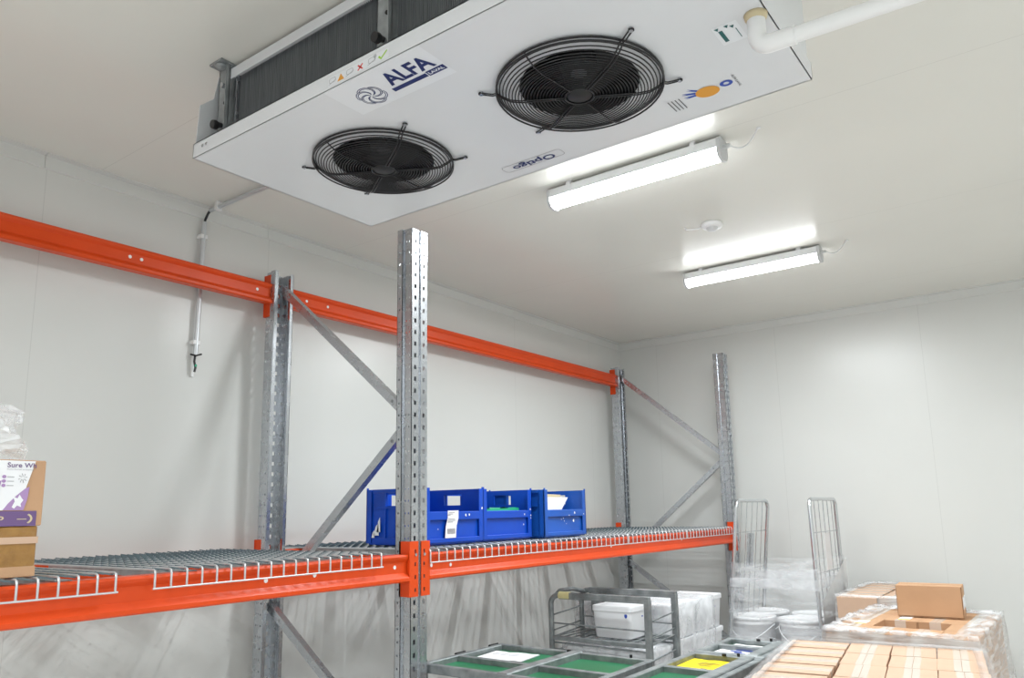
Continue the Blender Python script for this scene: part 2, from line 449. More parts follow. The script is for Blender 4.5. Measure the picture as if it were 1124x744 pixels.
# underside sheet with two round openings: ring sectors built around each opening
mb = amb()
def hole_panel(mb, x0, x1, y0, y1, c, r, z, n=48):
    vs = []; 
    for k in range(n):
        w = 2*PI*k/n; cx, cy = math.cos(w), math.sin(w)
        tx = ((x1-c[0]) if cx > 0 else (x0-c[0]))/cx if abs(cx) > 1e-9 else 1e9
        ty = ((y1-c[1]) if cy > 0 else (y0-c[1]))/cy if abs(cy) > 1e-9 else 1e9
        q = min(tx, ty)
        vs.append((c[0]+cx*r, c[1]+cy*r, z)); vs.append((c[0]+cx*q, c[1]+cy*q, z))
    # rectangle corners
    fs = []
    corners = [(x1,y1),(x0,y1),(x0,y0),(x1,y0)]
    cang = [math.atan2(q[1]-c[1], q[0]-c[0]) % (2*PI) for q in corners]
    ci = []
    for q in corners: ci.append(len(vs)); vs.append((*q, z))
    for k in range(n):
        l = (k+1) % n; w0 = 2*PI*k/n; w1 = 2*PI*(k+1)/n
        f = [2*k, 2*l, 2*l+1]
        for a, i in zip(cang, ci):
            if w0 < a < w1: f.append(i)
        f.append(2*k+1); fs.append(tuple(f))
    mb.add(vs, fs)
xm = (fans[0][0]+fans[1][0])/2
hole_panel(mb, AX0, xm, AY0, AY1, fans[0], RO, AZ)
hole_panel(mb, xm, AX1, AY0, AY1, fans[1], RO, AZ)
# lower tray: front lip, rear lip, end lips (each with thickness)
mb.box(AX0, AX1, AY0, AY0+.003, AZ, AZ+.050)
mb.box(AX0, AX1, AY0, AY0+.05, AZ+.047, AZ+.050)
mb.box(AX0, AX0+.003, AY0, AY1, AZ, AZ+.050)
mb.box(AX1-.003, AX1, AY0, AY1, AZ, AZ+.050)
mb.box(AX0, AX1, AY1-.003, AY1, AZ, AZ+.050)
mb.build('drip_tray', M['white'], ac)
# end panels above the tray, with the sloped shoulder seen at the left end
for x in (AX0+.004, AX1-.007):
    mb = amb(); x1 = x+.003
    poly = [(AY0+.004, AZ+.045), (AY0+.012, AZ+.19), (AY0+.06, AZ+.235), (AY0+.075, ZC-.012), (AY1-.02, ZC-.012), (AY1-.02, AZ+.045)]
    n = len(poly); vs = [(q, y, z) for q in (x, x1) for y, z in poly]
    mb.add(vs, [(i, i+n, (i+1) % n+n, (i+1) % n) for i in range(n)] + [tuple(range(n)), tuple(range(n, 2*n))[::-1]])
    mb.build('end_panel', M['white'], ac)
mb = amb(); mb.box(AX0+.01, AX1-.01, AY1-.03, AY1-.02, AZ+.045, ZC-.012); mb.box(AX0+.01, AX1-.01, AY0+.07, AY1-.02, ZC-.016, ZC-.012)
mb.build('casing', M['white'], ac)
# coil block with fins
FY = 1.352
mb = amb(); mb.box(AX0+.12, AX1-.03, FY, FY+.12, AZ+.048, ZC-.03)
x = AX0+.12
while x < AX1-.03:
    mb.box(x, x+.0018, FY-.006, FY, AZ+.048, ZC-.03); x += .0075
mb.build('cooling_coil', M['coil'], ac)
mb = amb(); mb.box(AX0+.10, AX1-.02, FY-.02, FY+.03, ZC-.045, ZC-.022); mb.box(AX0+.10, AX1-.02, FY-.024, FY-.02, ZC-.055, ZC-.02)
mb.build('top_rail', M['white'], ac)
mb = amb(); mb.box(AX0+.115, AX0+.125, FY-.014, FY, AZ+.045, ZC-.03); mb.build('coil_frame', M['galv'], ac)
# suspension brackets
def bracket(x):
    mb = amb(); y = FY-.030
    mb.box(x-.028, x+.028, y, y+.003, AZ+.035, ZC-.006)
    mb.box(x-.028, x-.025, y, y+.05, AZ+.035, ZC-.006); mb.box(x+.025, x+.028, y-.012, y+.05, AZ+.035, ZC-.006)
    mb.box(x-.034, x+.034, y-.035, y+.05, ZC-.008, ZC-.001)
    b = mb.build('hanging_bracket', M['galvd'], ac)
    k = amb(); k.lathe([(0,-.008),(.018,-.008),(.022,-.003),(.022,0),(0,0)], 16, (x, y-.012, ZC-.008)); k.build('bolt', M['galvd'], b)
    k = amb(); k.tube([(x-.002, y, AZ+.115),(x-.002, y-.012, AZ+.112),(x-.002,y-.022,AZ+.108),(x-.002,y-.034,AZ+.106)], [.008,.010,.016,.014], 12); k.build('knob', M['black'], b)
    k = amb(); k.cyl((x+.012, y-.004, AZ+.19), (x+.012, y+.001, AZ+.19), .006, 10); k.build('bolt_hole', M['hole'], b)
    k = amb(); k.cyl((x-.03, y-.012, AZ+.075), (x+.02, y-.012, AZ+.085), .003, 8); k.build('pin', M['galv'], b)
    k = amb(); k.cyl((x+.0, y-.010, AZ+.255), (x+.0, y, AZ+.255), .010, 6); k.build('bolt', M['galv'], b)
for x in (AX0+.072, -1.385, -.62): bracket(x)
for x in (AX0+.055, AX0+.075, -1.36):
    mb = amb(); mb.cyl((x, AY0-.001, AZ+.028), (x, AY0+.002, AZ+.028), .006, 10); mb.build('screw', M['galv'], ac)
# fans
def make_fan(c):
    f = amb(); cx, cy = c
    f.lathe([(RO+.003, AZ-.0008),(RO, AZ+.004),(RO-.003, AZ+.03),(RO-.003, AZ+.17)], 64, (cx, cy, 0))
    f.lathe([(RO-.003, AZ+.17), (0, AZ+.17)], 64, (cx, cy, 0))
    shroud = f.build('fan', M['blackm'], ac)
    b = amb()
    for k in range(5):
        w = 2*PI*k/5 + .3; vs = []
        for i in range(5):
            r = .05 + (RO-.012-.05)*i/4; tw = .030*(1-.35*i/4)
            for s_, dz in ((-.36, tw), (.36, -tw)):
                a = w + s_*(1+.25*i/4) - .18*i/4
                vs.append((cx+r*math.cos(a), cy+r*math.sin(a), AZ+.065+dz))
        b.add(vs, [(2*i, 2*i+1, 2*i+3, 2*i+2) for i in range(4)], True)
    b.build('fan_blades', M['fanblade'], shroud)
    h = amb(); h.lathe([(0, AZ+.035),(.030, AZ+.035),(.045, AZ+.042),(.052, AZ+.06),(.052, AZ+.12)], 28, (cx, cy, 0)); h.build('fan_motor', M['blackm'], shroud)
    h = amb(); h.lathe([(.0, AZ+.033),(.024, AZ+.033),(.026,AZ+.036)], 6, (cx, cy, 0)); h.build('motor_plate', M['inkgrey'], shroud)
    g = amb(); R_ = .228; nr = 23
    def gz(r): 
        u = max(0, (r-.165)/(R_-.165)); return AZ - .034 + .028*u*u
    for i in range(nr):
        r = .040 + (R_-.040)*i/(nr-1)
        wr = .0019 if i not in (0, nr-1) else .0032
        g.tube([(cx+r*math.cos(2*PI*k/56), cy+r*math.sin(2*PI*k/56), gz(r)) for k in range(56)], wr, 6, closed=True)
    r = R_+.001
    g.tube([(cx+r*math.cos(2*PI*k/56), cy+r*math.sin(2*PI*k/56), AZ-.016) for k in range(56)], .0028, 6, closed=True)
    g.build('fan_guard', M['black'], shroud)
    base = math.atan2(.135, .225)
    for k, w in enumerate((base, PI-base, PI+base, -base)):
        g = amb(); d = Vector((math.cos(w), math.sin(w), 0)); q = Vector((-d.y, d.x, 0))
        for sd in (-.0045, .0045):
            path = [Vector((cx, cy, 0)) + d*rr + q*sd + Vector((0, 0, gz(rr)-.004)) for rr in (.042, .1, .16, .19, .215, .228)]
            path += [Vector((cx, cy, 0)) + d*.240 + q*sd + Vector((0,0,AZ-.012)), Vector((cx, cy, 0)) + d*.272 + q*sd*.9 + Vector((0,0,AZ-.006))]
            g.tube(path, .0022, 6)
        g.tube([Vector((cx,cy,0)) + d*(.272+.006*math.sin(a)) + q*(.006*math.cos(a)) + Vector((0,0,AZ-.006)) for a in [PI*i/6 for i in range(7)]], .0028, 6)
        st = g.build('guard_strut', M['black'], shroud)
        g = amb(); g.cyl(Vector((cx,cy,0)) + d*.272 + Vector((0,0,AZ-.010)), Vector((cx,cy,0)) + d*.272 + Vector((0,0,AZ)), .0055, 10); g.build('screw', M['galv'], shroud)
    for w in (PI/2-.03, -PI/2-.1):
        g = amb(); d = Vector((math.cos(w), math.sin(w), 0))
        g.tube([Vector((cx,cy,0)) + d*rr + Vector((0,0,gz(rr)-.003)) for rr in (.042,.1,.16,.19,.215,.228)], .0022, 6)
        g.build('guard_strut', M['black'], shroud)
    g = amb(); g.lathe([(0, AZ-.036),(.030, AZ-.035),(.038, AZ-.031),(.038,AZ-.027),(0,AZ-.027)], 28, (cx, cy, 0)); g.build('guard_centre_plate', M['fanblade'], shroud)
for c in fans: make_fan(c)

# stickers on the underside (flat prints on the sheet, seen from below: right = +x, up = -y)
ZS = AZ-.0012
st = amb(); st.poly([(0,0),(.36,0),(.36,.150),(0,.150)], (-1.57, 1.420, AZ-.0006), (1,0,0), (0,-1,0)); bs = st.build('brand_sticker', M['stickeredge'], ac)
tx = amb(); text_mesh(tx, 'ALFA', (-1.393, 1.362, ZS), (1,0,0), (0,-1,0), width=.165, height=.056, bold=.032); tx.build('lettering', M['navy'], bs)
tx = amb(); tx.poly([(0,0),(.125,0),(.125,.016),(0,.016)], (-1.405, 1.388, ZS), (1,0,0), (0,-1,0)); tx.poly([(.128,-.002),(.190,-.002),(.190,.020),(.128,.020)], (-1.405, 1.388, ZS), (1,0,0), (0,-1,0)); tx.build('underline', M['navy'], bs)
tx = amb(); text_mesh(tx, 'LAVAL', (-1.272, 1.384, ZS-.0006), (1,0,0), (0,-1,0), width=.052, height=.011, bold=.03); tx.build('lettering', M['stickeredge'], bs)
sw = amb()
for k in range(6):
    w0 = 2*PI*k/6
    for off in (0, .010):
        pts = []
        for i in range(9):
            u = i/8; r = .010 + .036*math.sin(u*PI*.62) - off*.55; a = w0 + u*2.1
            pts.append((-1.472 + r*math.cos(a)*1.0, 1.362 - r*math.sin(a)*.95))
        for (xa, ya), (xb, yb) in zip(pts[:-1], pts[1:]):
            dx, dy = xb-xa, yb-ya; l = math.hypot(dx, dy) or 1; nx, ny = -dy/l*.0011, dx/l*.0011
            sw.add([(xa-nx,ya-ny,ZS),(xb-nx,yb-ny,ZS),(xb+nx,yb+ny,ZS),(xa+nx,ya+ny,ZS)], [(0,1,2,3)])
sw.build('swirl_logo', M['navy'], bs)
# upside-down model plate near the far edge: right = -x, up = +y
def outline(mb, w, h, r, th, o, u, v):
    pts = []
    for (cx_, cy_, a0) in ((w-r, h-r, 0), (r, h-r, 90), (r, r, 180), (w-r, r, 270)):
        for i in range(6): 
            a = rad(a0 + 90*i/5); pts.append((cx_ + math.cos(a)*r, cy_ + math.sin(a)*r, math.cos(a), math.sin(a)))
    n = len(pts)
    for i in range(n):
        a, b = pts[i], pts[(i+1) % n]
        mb.poly([(a[0],a[1]),(b[0],b[1]),(b[0]-b[2]*th,b[1]-b[3]*th),(a[0]-a[2]*th,a[1]-a[3]*th)], o, u, v)
s2 = amb(); outline(s2, .238, .046, .014, .0022, (-1.237, 1.955, ZS), (-1,0,0), (0,1,0)); s2o = s2.build('nameplate_outline', M['inkgrey'], ac)
tx = amb(); text_mesh(tx, 'Optigo', (-1.272, 1.960, ZS-.0004), (-1,0,0), (0,1,0), width=.165, height=.040, bold=.022); tx.build('lettering', M['navy'], s2o)
# medal sticker with caption, read along y
md = amb(); C0 = (-.722, 1.930)
md.add([(C0[0]+.034*math.cos(w), C0[1]+.028*math.sin(w), ZS) for w in [2*PI*i/28 for i in range(28)]], [tuple(range(28))]); mo = md.build('medal_print', M['gold'], ac)
md = amb()
for a, l, wd in ((200,.062,.009),(182,.058,.010),(222,.052,.008)):
    d = Vector((math.cos(rad(a)), -math.sin(rad(a))*-1, 0)); q = Vector((-d.y, d.x, 0))
    s_ = Vector((C0[0], C0[1]+.0, ZS+.0003)) + d*.03
    md.add([s_ - q*wd*.5, s_ + q*wd*.5, s_ + d*(l-.02) + q*wd*.7, s_ + d*(l-.035), s_ + d*(l-.02) - q*wd*.3], [(0,1,2,3,4)])
for (r0, r1) in ((.008,.018),):
    n = 20
    for i in range(n):
        a, b = 2*PI*i/n, 2*PI*(i+1)/n
        md.add([(C0[0]+.058+r*math.cos(t_), C0[1]-.010+r*.85*math.sin(t_), ZS) for r, t_ in ((r0,a),(r1,a),(r1,b),(r0,b))], [(0,1,2,3)])
md.build('ribbon_print', M['labelblue'], mo)
md = amb(); 
for k in range(4): md.poly([(0,k*.011),(.062,k*.011),(.062,k*.011+.003),(0,k*.011+.003)], (-.838, 1.915, ZS), (0,1,0), (1,0,0))
text_mesh(md, 'ALFA LAVAL', (-.640, 1.888, ZS), (0,1,0), (1,0,0), width=.07, height=.008)
md.build('caption_print', M['ink'], mo)
# small teal maintenance sticker near the pipe, read along y
s3 = amb(); s3.poly([(0,0),(.085,0),(.085,.062),(0,.062)], (-.604, 1.665, AZ-.0006), (0,1,0), (1,0,0)); s3o = s3.build('info_sticker', M['stickeredge'], ac)
k = amb(); k.poly([(.020,.010),(.072,.010),(.072,.020),(.020,.020)], (-.604,1.665,ZS), (0,1,0), (1,0,0))
for (a, b) in ((.006,.004),(.006,.028),(.014,.040)): k.poly([(a,b),(a+.012,b+.006),(a,b+.012)], (-.604,1.665,ZS), (0,1,0), (1,0,0))
k.poly([(.030,.050),(.074,.050),(.074,.052),(.030,.052)], (-.604,1.665,ZS), (0,1,0), (1,0,0))
k.build('print', M['teal'], s3o)
# pictograms on the front lip (read left to right, facing -y)
YL = AY0-.0012
pl = amb(); pl.poly([(0,0),(.235,0),(.235,.038),(0,.038)], (-1.545, AY0-.0006, AZ+.006), (1,0,0), (0,0,.72)); plo = pl.build('pictogram_sticker', M['stickeredge'], ac)
k = amb(); k.poly([(.038,.004),(.066,.004),(.052,.032)], (-1.545, YL, AZ+.006), (1,0,0), (0,0,.72)); k.build('warning_triangle', M['gold'], plo)
k = amb()
for sgn in (1,-1): k.poly([(.118,.008+.0) if sgn==1 else (.118,.026),(.122,.005) if sgn==1 else (.122,.029),(.140,.026) if sgn==1 else (.140,.008),(.136,.029) if sgn==1 else (.136,.005)], (-1.545,YL,AZ+.006), (1,0,0), (0,0,.72))
k.build('red_cross', M['red'], plo)
k = amb(); k.poly([(.196,.018),(.202,.022),(.208,.012),(.228,.034),(.230,.028),(.208,.004)], (-1.545,YL,AZ+.006), (1,0,0), (0,0,.72)); k.build('green_tick', M['lime'], plo)
k = amb()
for x0 in (.005,.075,.160):
    outline(k, .026, .020, .006, .0015, (-1.545+x0, YL, AZ+.014), (1,0,0), (0,0,.72))
    k.poly([(0,0),(.030,.012),(.030,.014),(0,.002)], (-1.545+x0-.002, YL, AZ+.010), (1,0,0), (0,0,.72))
k.build('pictogram', M['inkgrey'], plo)

# drain pipe
dp = thing('drain_pipe', 'white plastic drain pipe leaving the underside of the cooling unit with an elbow', 'pipe', (-.468, 1.640, 2.70))
P = Matrix.Translation((.498, -1.640, -2.70)); P = Matrix.Translation((.468, -1.640, -2.70))
xe, ye, ze = -.498, 1.678, 2.765
e = MB(P); pts = [(xe, ye, 2.845), (xe, ye, 2.815)]
pts += [(xe+.030-.030*math.cos(a), ye, ze+.030-.030*math.sin(a)) for a in [PI/2*i/6 for i in range(7)]]
pts += [(xe+.085, ye+.004, ze)]
e.tube(pts, .0215, 16); e.build('elbow', M['whiteplastic'], dp)
e = MB(P); e.tube([(xe+.085, ye+.004, ze), (XR-.0005, ye+.15, ze-.03)], .0185, 16); e.build('pipe', M['whiteplastic'], dp)
e = MB(P); e.lathe([(.0215,0),(.028,0),(.026,-.009),(.0215,-.016)], 18, (xe, ye, AZ)); e.build('sealant_ring', M['seal'], dp)

# ------------------------------------------------------------------ pallet rack
RX, RXB = -2.19, -3.195           # slotted faces of the front and rear uprights
FR = [-1.22, 2.315, 5.83]          # frame positions along y
rack = thing('pallet_rack', 'tall pallet rack with galvanised uprights and orange beams along the left wall', 'pallet rack', ((RX+RXB)/2, FR[1], 0))
RO_ = Matrix.Translation((-(RX+RXB)/2, -FR[1], 0))
def upright(x, y, sgn, top=2.905):
    """open omega section; slotted face at x looking towards sgn"""
    mb = MB(RO_)
    rows = [0]; z = .04
    flags = []
    while z + .018 < top - .012:
        rows += [z, z+.018]; z += .05
    rows.append(top)
    hole_rows = set(range(1, len(rows)-1, 2))
    T = .0022
    frows = rows; srows = [0]; z = .044
    while z + .008 < top - .012: srows += [z, z+.008]; z += .05
    srows.append(top)
    def pl(y0, y1, x0, x1, us, hc):
        rows = frows if (x0 == 0 and x1 == 0) else srows; hole_rows = set(range(1, len(rows)-1, 2))
        # plate spanning from (x0,y0) to (x1,y1) in plan
        o = Vector((x+sgn*x0, y+y0, 0)); e = Vector((x+sgn*x1, y+y1, 0)); u = e-o
        mb.plate(o, u, (0,0,1), us, rows, lambda i, j: i in hc and j in hole_rows, T)
    w = .046
    for s in (-1, 1):
        pl(s*.007, s*w, 0, 0, [0, .011, .0235, .039], {1})                       # face with slots
        pl(s*w, s*w, 0, -.046, [0, .012, .017, .029, .034, .046], {1, 3})        # side with pairs of holes
        pl(s*w, s*(w+.010), -.046, -.046, [0, .010], set())
        pl(s*(w+.010), s*(w+.010), -.046, -.076, [0, .012, .019, .030], {1})
        pl(s*(w+.010), s*(w-.008), -.076, -.076, [0, .018], set())
        pl(s*.007, s*.007, 0, -.008, [0, .008], set())
    pl(-.007, .007, -.008, -.008, [0, .014], set())
    up = mb.build('upright', M['galv'], rack)
    f = MB(RO_); xa, xb = sorted((x+sgn*.012, x-sgn*.085)); f.box(xa, xb, y-.07, y+.07, 0, .006); f.build('foot_plate', M['galvd'], up)
def brace(y, p0, p1):
    mb = MB(RO_); mb.bar((p0[0], y, p0[1]), (p1[0], y, p1[1]), .032, .036)
    b = mb.build('brace', M['galv'], rack)
    for p, q in ((p0, p1), (p1, p0)):
        k = MB(RO_); d = Vector((q[0]-p[0], 0, q[1]-p[1])).normalized(); c = Vector((p[0], y, p[1])) + d*.10
        k.cyl((c.x, y-.019, c.z), (c.x, y-.015, c.z), .007, 8)
        k.build('bolt', M['galvd'], b)
for y in FR:
    upright(RX, y, 1); upright(RXB, y, -1)
    za = [(-3.135, 2.825), (-2.255, 2.085), (-3.135, 1.30), (-2.255, .66), (-3.135, .10)]
    for i in range(4):
        a, b = za[i], za[i+1]
        dz = -.022
        brace(y, (a[0], a[1] + (dz if i else 0)), (b[0], b[1] + .022 if i < 3 else b[1]))
BP = [(-.045,0),(.012,0),(.018,.005),(.018,.016),(.0,.036),(0,.078),(.009,.089),(.012,.098),(.008,.106),(-.045,.106)]
def beam(xf, sgn, y0, y1, ztop, dots=(), cs=1):
    """xf = web plane"""
    mb = MB(RO_); q = .96 if cs < 0 else 1; zb = ztop-.106*q
    mb.prism(BP, y0, y1, lambda x, y, z: (xf+sgn*(x if x > 0 else x*(.6 if cs < 0 else 1)), y, zb+z*q))
    b = mb.build('beam', M['orange'], rack)
    for yy, z in dots:
        k = MB(RO_); k.cyl((xf+sgn*.0, yy, zb+z), (xf+sgn*.0015, yy, zb+z), .0075, 10); k.build('bolt_head', M['dot'], b)
    for s, yc in ((1, y0), (-1, y1)):
        # connector: side plate against the upright and a slotted face plate over half of its front
        k = MB(RO_); up_y = yc - s*.058
        zt = ztop + .05; z0 = ztop - .165
        xs = RX if cs > 0 else RXB
        xa, xb = sorted((xs+cs*.004, xs-cs*.055)); ya, yb = sorted((yc-.002*s, yc-.006*s))
        rows = [z0] 
        z = z0+.018
        while z+.015 < zt: rows += [z, z+.015]; z += .05
        rows.append(zt)
        hr = set(range(1, len(rows)-1, 2))
        k.plate((xs+(cs*.0035 if cs*s > 0 else cs*.007), up_y+s*.009, 0), (0, s, 0), (0,0,1), [0, .012, .021, .050], rows, lambda i, j: i == 1 and j in hr, .0035)
        k.box(xa, xb, ya, yb, z0, zt)
        c = k.build('connector', M['orange'], b)
        k = MB(RO_); zz = (z0+zt)/2 + .055; k.cyl((xs+cs*.007, up_y+s*.025, zz), (xs+cs*.011, up_y+s*.025, zz), .006, 8); k.build('safety_pin', M['galv'], c)
for i in range(2):
    y0, y1 = FR[i]+.058, FR[i+1]-.058
    dots_f = [((1.52, .062), (1.62,.062)) if False else (1.60, .058), (1.80,.060), (2.19,.060)] if i == 0 else [(2.40,.055), (2.52,.05), (3.9,.062), (4.85,.062)]
    dots_r = [(1.55,.058), (1.60,.058), (2.18,.058), (1.02,.05)] if i == 0 else [(2.62,.058), (2.48,.06)]
    beam(-2.200, 1, y0, y1, 1.537, dots_f)
    # rear beams stand with their flat back to the wall
    beam(-3.150, 1, y0, y1, 1.537, cs=-1); beam(-3.150, 1, y0, y1, 2.838, dots_r, cs=-1)

# ------------------------------------------------------------------ wire decks lying on the beams
def deck(y0, y1, n, label):
    loc_ = ((RX+RXB)/2, (y0+y1)/2, 1.537)
    t = thing('wire_deck', label, 'wire deck', loc_, 0, 'wire mesh decks on the lower beams')
    D = Matrix.Translation((-loc_[0], -loc_[1], -loc_[2]))
    zt = 1.5515; xf, xr = -2.1775, -3.165; p = (y1-y0)/n
    mb = MB(D)
    for i in range(n+1):
        y = y0 + p*i
        mb.tube([(xr, y, zt-.004), (xf-.010, y, zt), (xf-.002, y, zt-.003), (xf, y, zt-.012), (xf, y, 1.499)], .0034, 5)
    mb.tube([(xf+.003, y0-.006, 1.499), (xf+.003, y1+.006, 1.499)], .003, 6)
    mb.build('cross_wires', M['wire'], t)
    mb = MB(D); m = 19
    for j in range(m+1):
        x = xf-.018 - (xf-.018-xr-.005)*j/m
        path = []
        for i in range(n):
            path += [(x, y0+p*i+.0005, zt+.0040), (x, y0+p*(i+1)-.0005, zt-.0055)]
        mb.tube(path, .0031, 4, phase=PI/4)
    mb.build('long_wires', M['meshwire'], t)
    for k in range(3):
        y = y0 + (y1-y0)*(.14+.36*k); mb = MB(D)
        mb.box(-3.185, -2.205, y-.022, y+.022, 1.5378, 1.5405)
        for s in (-1, 1): mb.box(-3.10, -2.26, y+s*.022-.0015, y+s*.022+.0015, 1.515, 1.5378)
        mb.build('support_channel', M['galvd'], t)
deck(.205, 1.096, 18, 'wire mesh deck under the wrapped boxes at the left edge')
deck(1.208, 2.098, 18, 'bare wire mesh deck between the boxes and the near front post')
deck(2.372, 3.235, 17, 'wire mesh deck carrying the two nearer blue crates')
deck(3.250, 4.060, 16, 'wire mesh deck under the farthest blue crate')
deck(4.075, 4.885, 16, 'empty wire mesh deck beyond the blue crates')
deck(4.900, 5.705, 16, 'empty wire mesh deck at the far end post of the rack')

# ------------------------------------------------------------------ blue crates
def make_crate(mat, xc, yc, z, W, D_, H, label, rz=0):
    t = thing('crate', label, 'crate', (xc, yc, z), rz, 'blue plastic crates on the wire deck')
    w, d = W/2, D_/2; th = .006
    mb = MB()
    mb.box(-d+.008, d-.008, -w+.008, w-.008, .004, .014, .002)                  # floor
    mb.box(-d+.03, d-.03, -w+.03, w-.03, 0, .006)
    # corner posts
    for sx in (-1, 1):
        for sy in (-1, 1):
            xa, xb = sorted((sx*d, sx*(d-.032))); ya, yb = sorted((sy*w, sy*(w-.034)))
            xi, yi = sx*(d-.007), sy*(w-.007)
            mb.box(*sorted((sx*d, xi)), ya, yb, .010, H, .0015); mb.box(xa, xb, *sorted((sy*w, yi)), .010, H, .0015)
            mb.box(*sorted((sx*(d+.001), sx*(d-.004))), *sorted((sy*(w-.002), sy*(w-.013))), H-.004, H+.008, .001)
    # front (+x): recessed lower panel, bar, open window above
    mb.box(d-.016, d-.012, -w+.02, w-.02, .012, .125)
    mb.box(d-.014, d, -w+.03, w-.03, .108, .146, .003)
    mb.box(d-.014, d, -w+.03, w-.03, .010, .030, .002)
    # back (-x) and sides: recessed panels with rim and hand hole
    def wall(o, u, n_, L_):
        o, u = Vector(o), Vector(u)
        a = [0, .035, L_/2-.056, L_/2+.056, L_-.035, L_]
        mb.plate(o, u, (0,0,1), a, [.012, .175, .226, H], lambda i, j: i == 2 and j == 1, .004*n_)
        def rb(a0, a1, z0, z1):
            nn = u.cross(Vector((0,0,1)))*n_
            p = [o+u*a0+nn*(-.000), o+u*a1, o+u*a1-nn*.008, o+u*a0-nn*.008]
            vs = [(q.x, q.y, zz) for zz in (z0, z1) for q in p]
            mb.add(vs, [(0,1,2,3),(7,6,5,4),(0,4,5,1),(1,5,6,2),(2,6,7,3),(3,7,4,0)])
        rb(.03, L_-.03, H-.016, H); rb(.03, L_-.03, .012, .034)
        rb(L_/2-.070, L_/2-.058, .034, H-.016); rb(L_/2+.058, L_/2+.070, .034, H-.016)
        rb(L_/2-.058, L_/2+.058, .163, .173); rb(.034, L_/2-.07, .163, .173); rb(L_/2+.07, L_-.034, .163, .173)
    wall((-d+.010, w-.01, 0), (0,-1,0), -1, W-.02)
    wall((-d+.01, -w+.010, 0), (1,0,0), -1, D_-.02)
    wall((d-.01, w-.010, 0), (-1,0,0), -1, D_-.02)
    mb.build('crate_body', mat, t)
    return t
CW, CD, CH = .408, .365, .250
c1 = make_crate(M['blue'], -2.30-CD/2, 2.672, 1.5565, CW, CD, CH, 'blue plastic crate right behind the near front post, with a paper label strip')
c2 = make_crate(M['blue'], -2.315-CD/2, 3.090, 1.5565, CW, CD, CH, 'middle blue crate with a folded green bag inside')
c3 = make_crate(M['blue2'], -2.265-CD/2, 3.540, 1.5565, .415, CD, CH, 'scuffed blue crate farthest from the near post, holding white papers')
# side wear and labels
d, w = CD/2, CW/2
mb = MB(); 
for (a, b, c, e) in ((d+.001,-.062,.148,.148-.05),):
    pass
lab = []
for i, (yo, z) in enumerate(((.0,.150),(.0,.118),(-.012,.085),(-.018,.030))): lab.append((yo, z))
mb = MB()
for (ya, za_), (yb, zb_) in zip(lab[:-1], lab[1:]):
    mb.add([(d+.0015 if za_ > .1 else d+.0005, ya-.055, za_), (d+.0015 if za_ > .1 else d+.0005, ya+.018, za_), (d+.001, yb+.018, zb_), (d+.001, yb-.055, zb_)], [(0,3,2,1)])
pl = mb.build('paper_label', M['paper'], c1)
mb = MB()
for k, (ln, z) in enumerate(((.04,.140),(.03,.133),(.045,.112),(.05,.105),(.035,.098),(.02,.128))): mb.box(d+.002, d+.0024, -.048-.004*k*.5, -.048+ln-.004*k*.5, z, z+.003)
for k in range(9): mb.box(d+.002, d+.0024, -.058+.006*k, -.058+.006*k+.0028, .048, .072)
mb.build('label_print', M['inkgrey'], pl)
def scuffs(c, fx, seeds, W_):
    mb = MB()
    for (y, z, s) in seeds:
        n = 7; pts = [(fx, y + s*(.5+.5*random.random())*math.cos(2*PI*i/n), z + s*1.3*(.5+.5*random.random())*math.sin(2*PI*i/n)) for i in range(n)]
        mb.add(pts, [tuple(range(n))])
    mb.build('scuff_mark', M['dot'], c)
scuffs(c3, d+.0015, [(.085,.128,.008),(.072,.085,.009),(.03,.115,.004),(-.03,.10,.003),(-.02,.085,.003),(0,.07,.003),(.18,.12,.004),(-.05,.095,.003)], 0)
scuffs(c2, d+.0015, [(.135,.125,.005),(.19,.12,.006),(.185,.15,.005),(.125,.075,.004),(.19,.105,.004)], 0)
scuffs(c1, d+.0015, [(.07,.128,.006),(.095,.130,.005),(.188,.16,.006),(-.12,.07,.003)], 0)
# torn label rests on the near side of the first crate
mb = MB()
for (x, z, s, h) in ((-.115,.07,.018,.05),(-.10,.09,.012,.06),(-.135,.05,.010,.03)):
    mb.add([(x-s, -w-.0012, z-h*.5), (x+s, -w-.0012, z-h*.5), (x+s*.8, -w-.0012, z+h*.6), (x-s*.1, -w-.0012, z+h*.3)], [(0,1,2,3)])
mb.build('torn_label', M['stickeredge'], c1)
# contents
mb = MB()
nx, ny = 8, 10; vs = []; fs = []
for i in range(nx+1):
    for j in range(ny+1):
        vs.append((-2.36-.26*i/nx, 2.93+.31*j/ny, 1.712 + .010*math.sin(j*1.3+i*.8) + random.uniform(-.004,.004) - .02*(i/nx)))
top = len(vs)
for i in range(nx):
    for j in range(ny): fs.append((i*(ny+1)+j, i*(ny+1)+j+1, (i+1)*(ny+1)+j+1, (i+1)*(ny+1)+j))
mb.add(vs, fs, True); mb.add([(v[0], v[1], 1.572) for v in vs[:1]]+[(vs[ny][0],vs[ny][1],1.572),(vs[-1][0],vs[-1][1],1.572),(vs[nx*(ny+1)][0],vs[nx*(ny+1)][1],1.572)]+[vs[0],vs[ny],vs[-1],vs[nx*(ny+1)]],
    [(0,1,2,3),(0,4,5,1),(1,5,6,2),(2,6,7,3),(3,7,4,0)])
tag(mb.build('plastic_bag', M['greenbag'], origin=(-2.49, 3.085, 1.572)), 'green plastic bag lying inside the middle blue crate', 'bag')
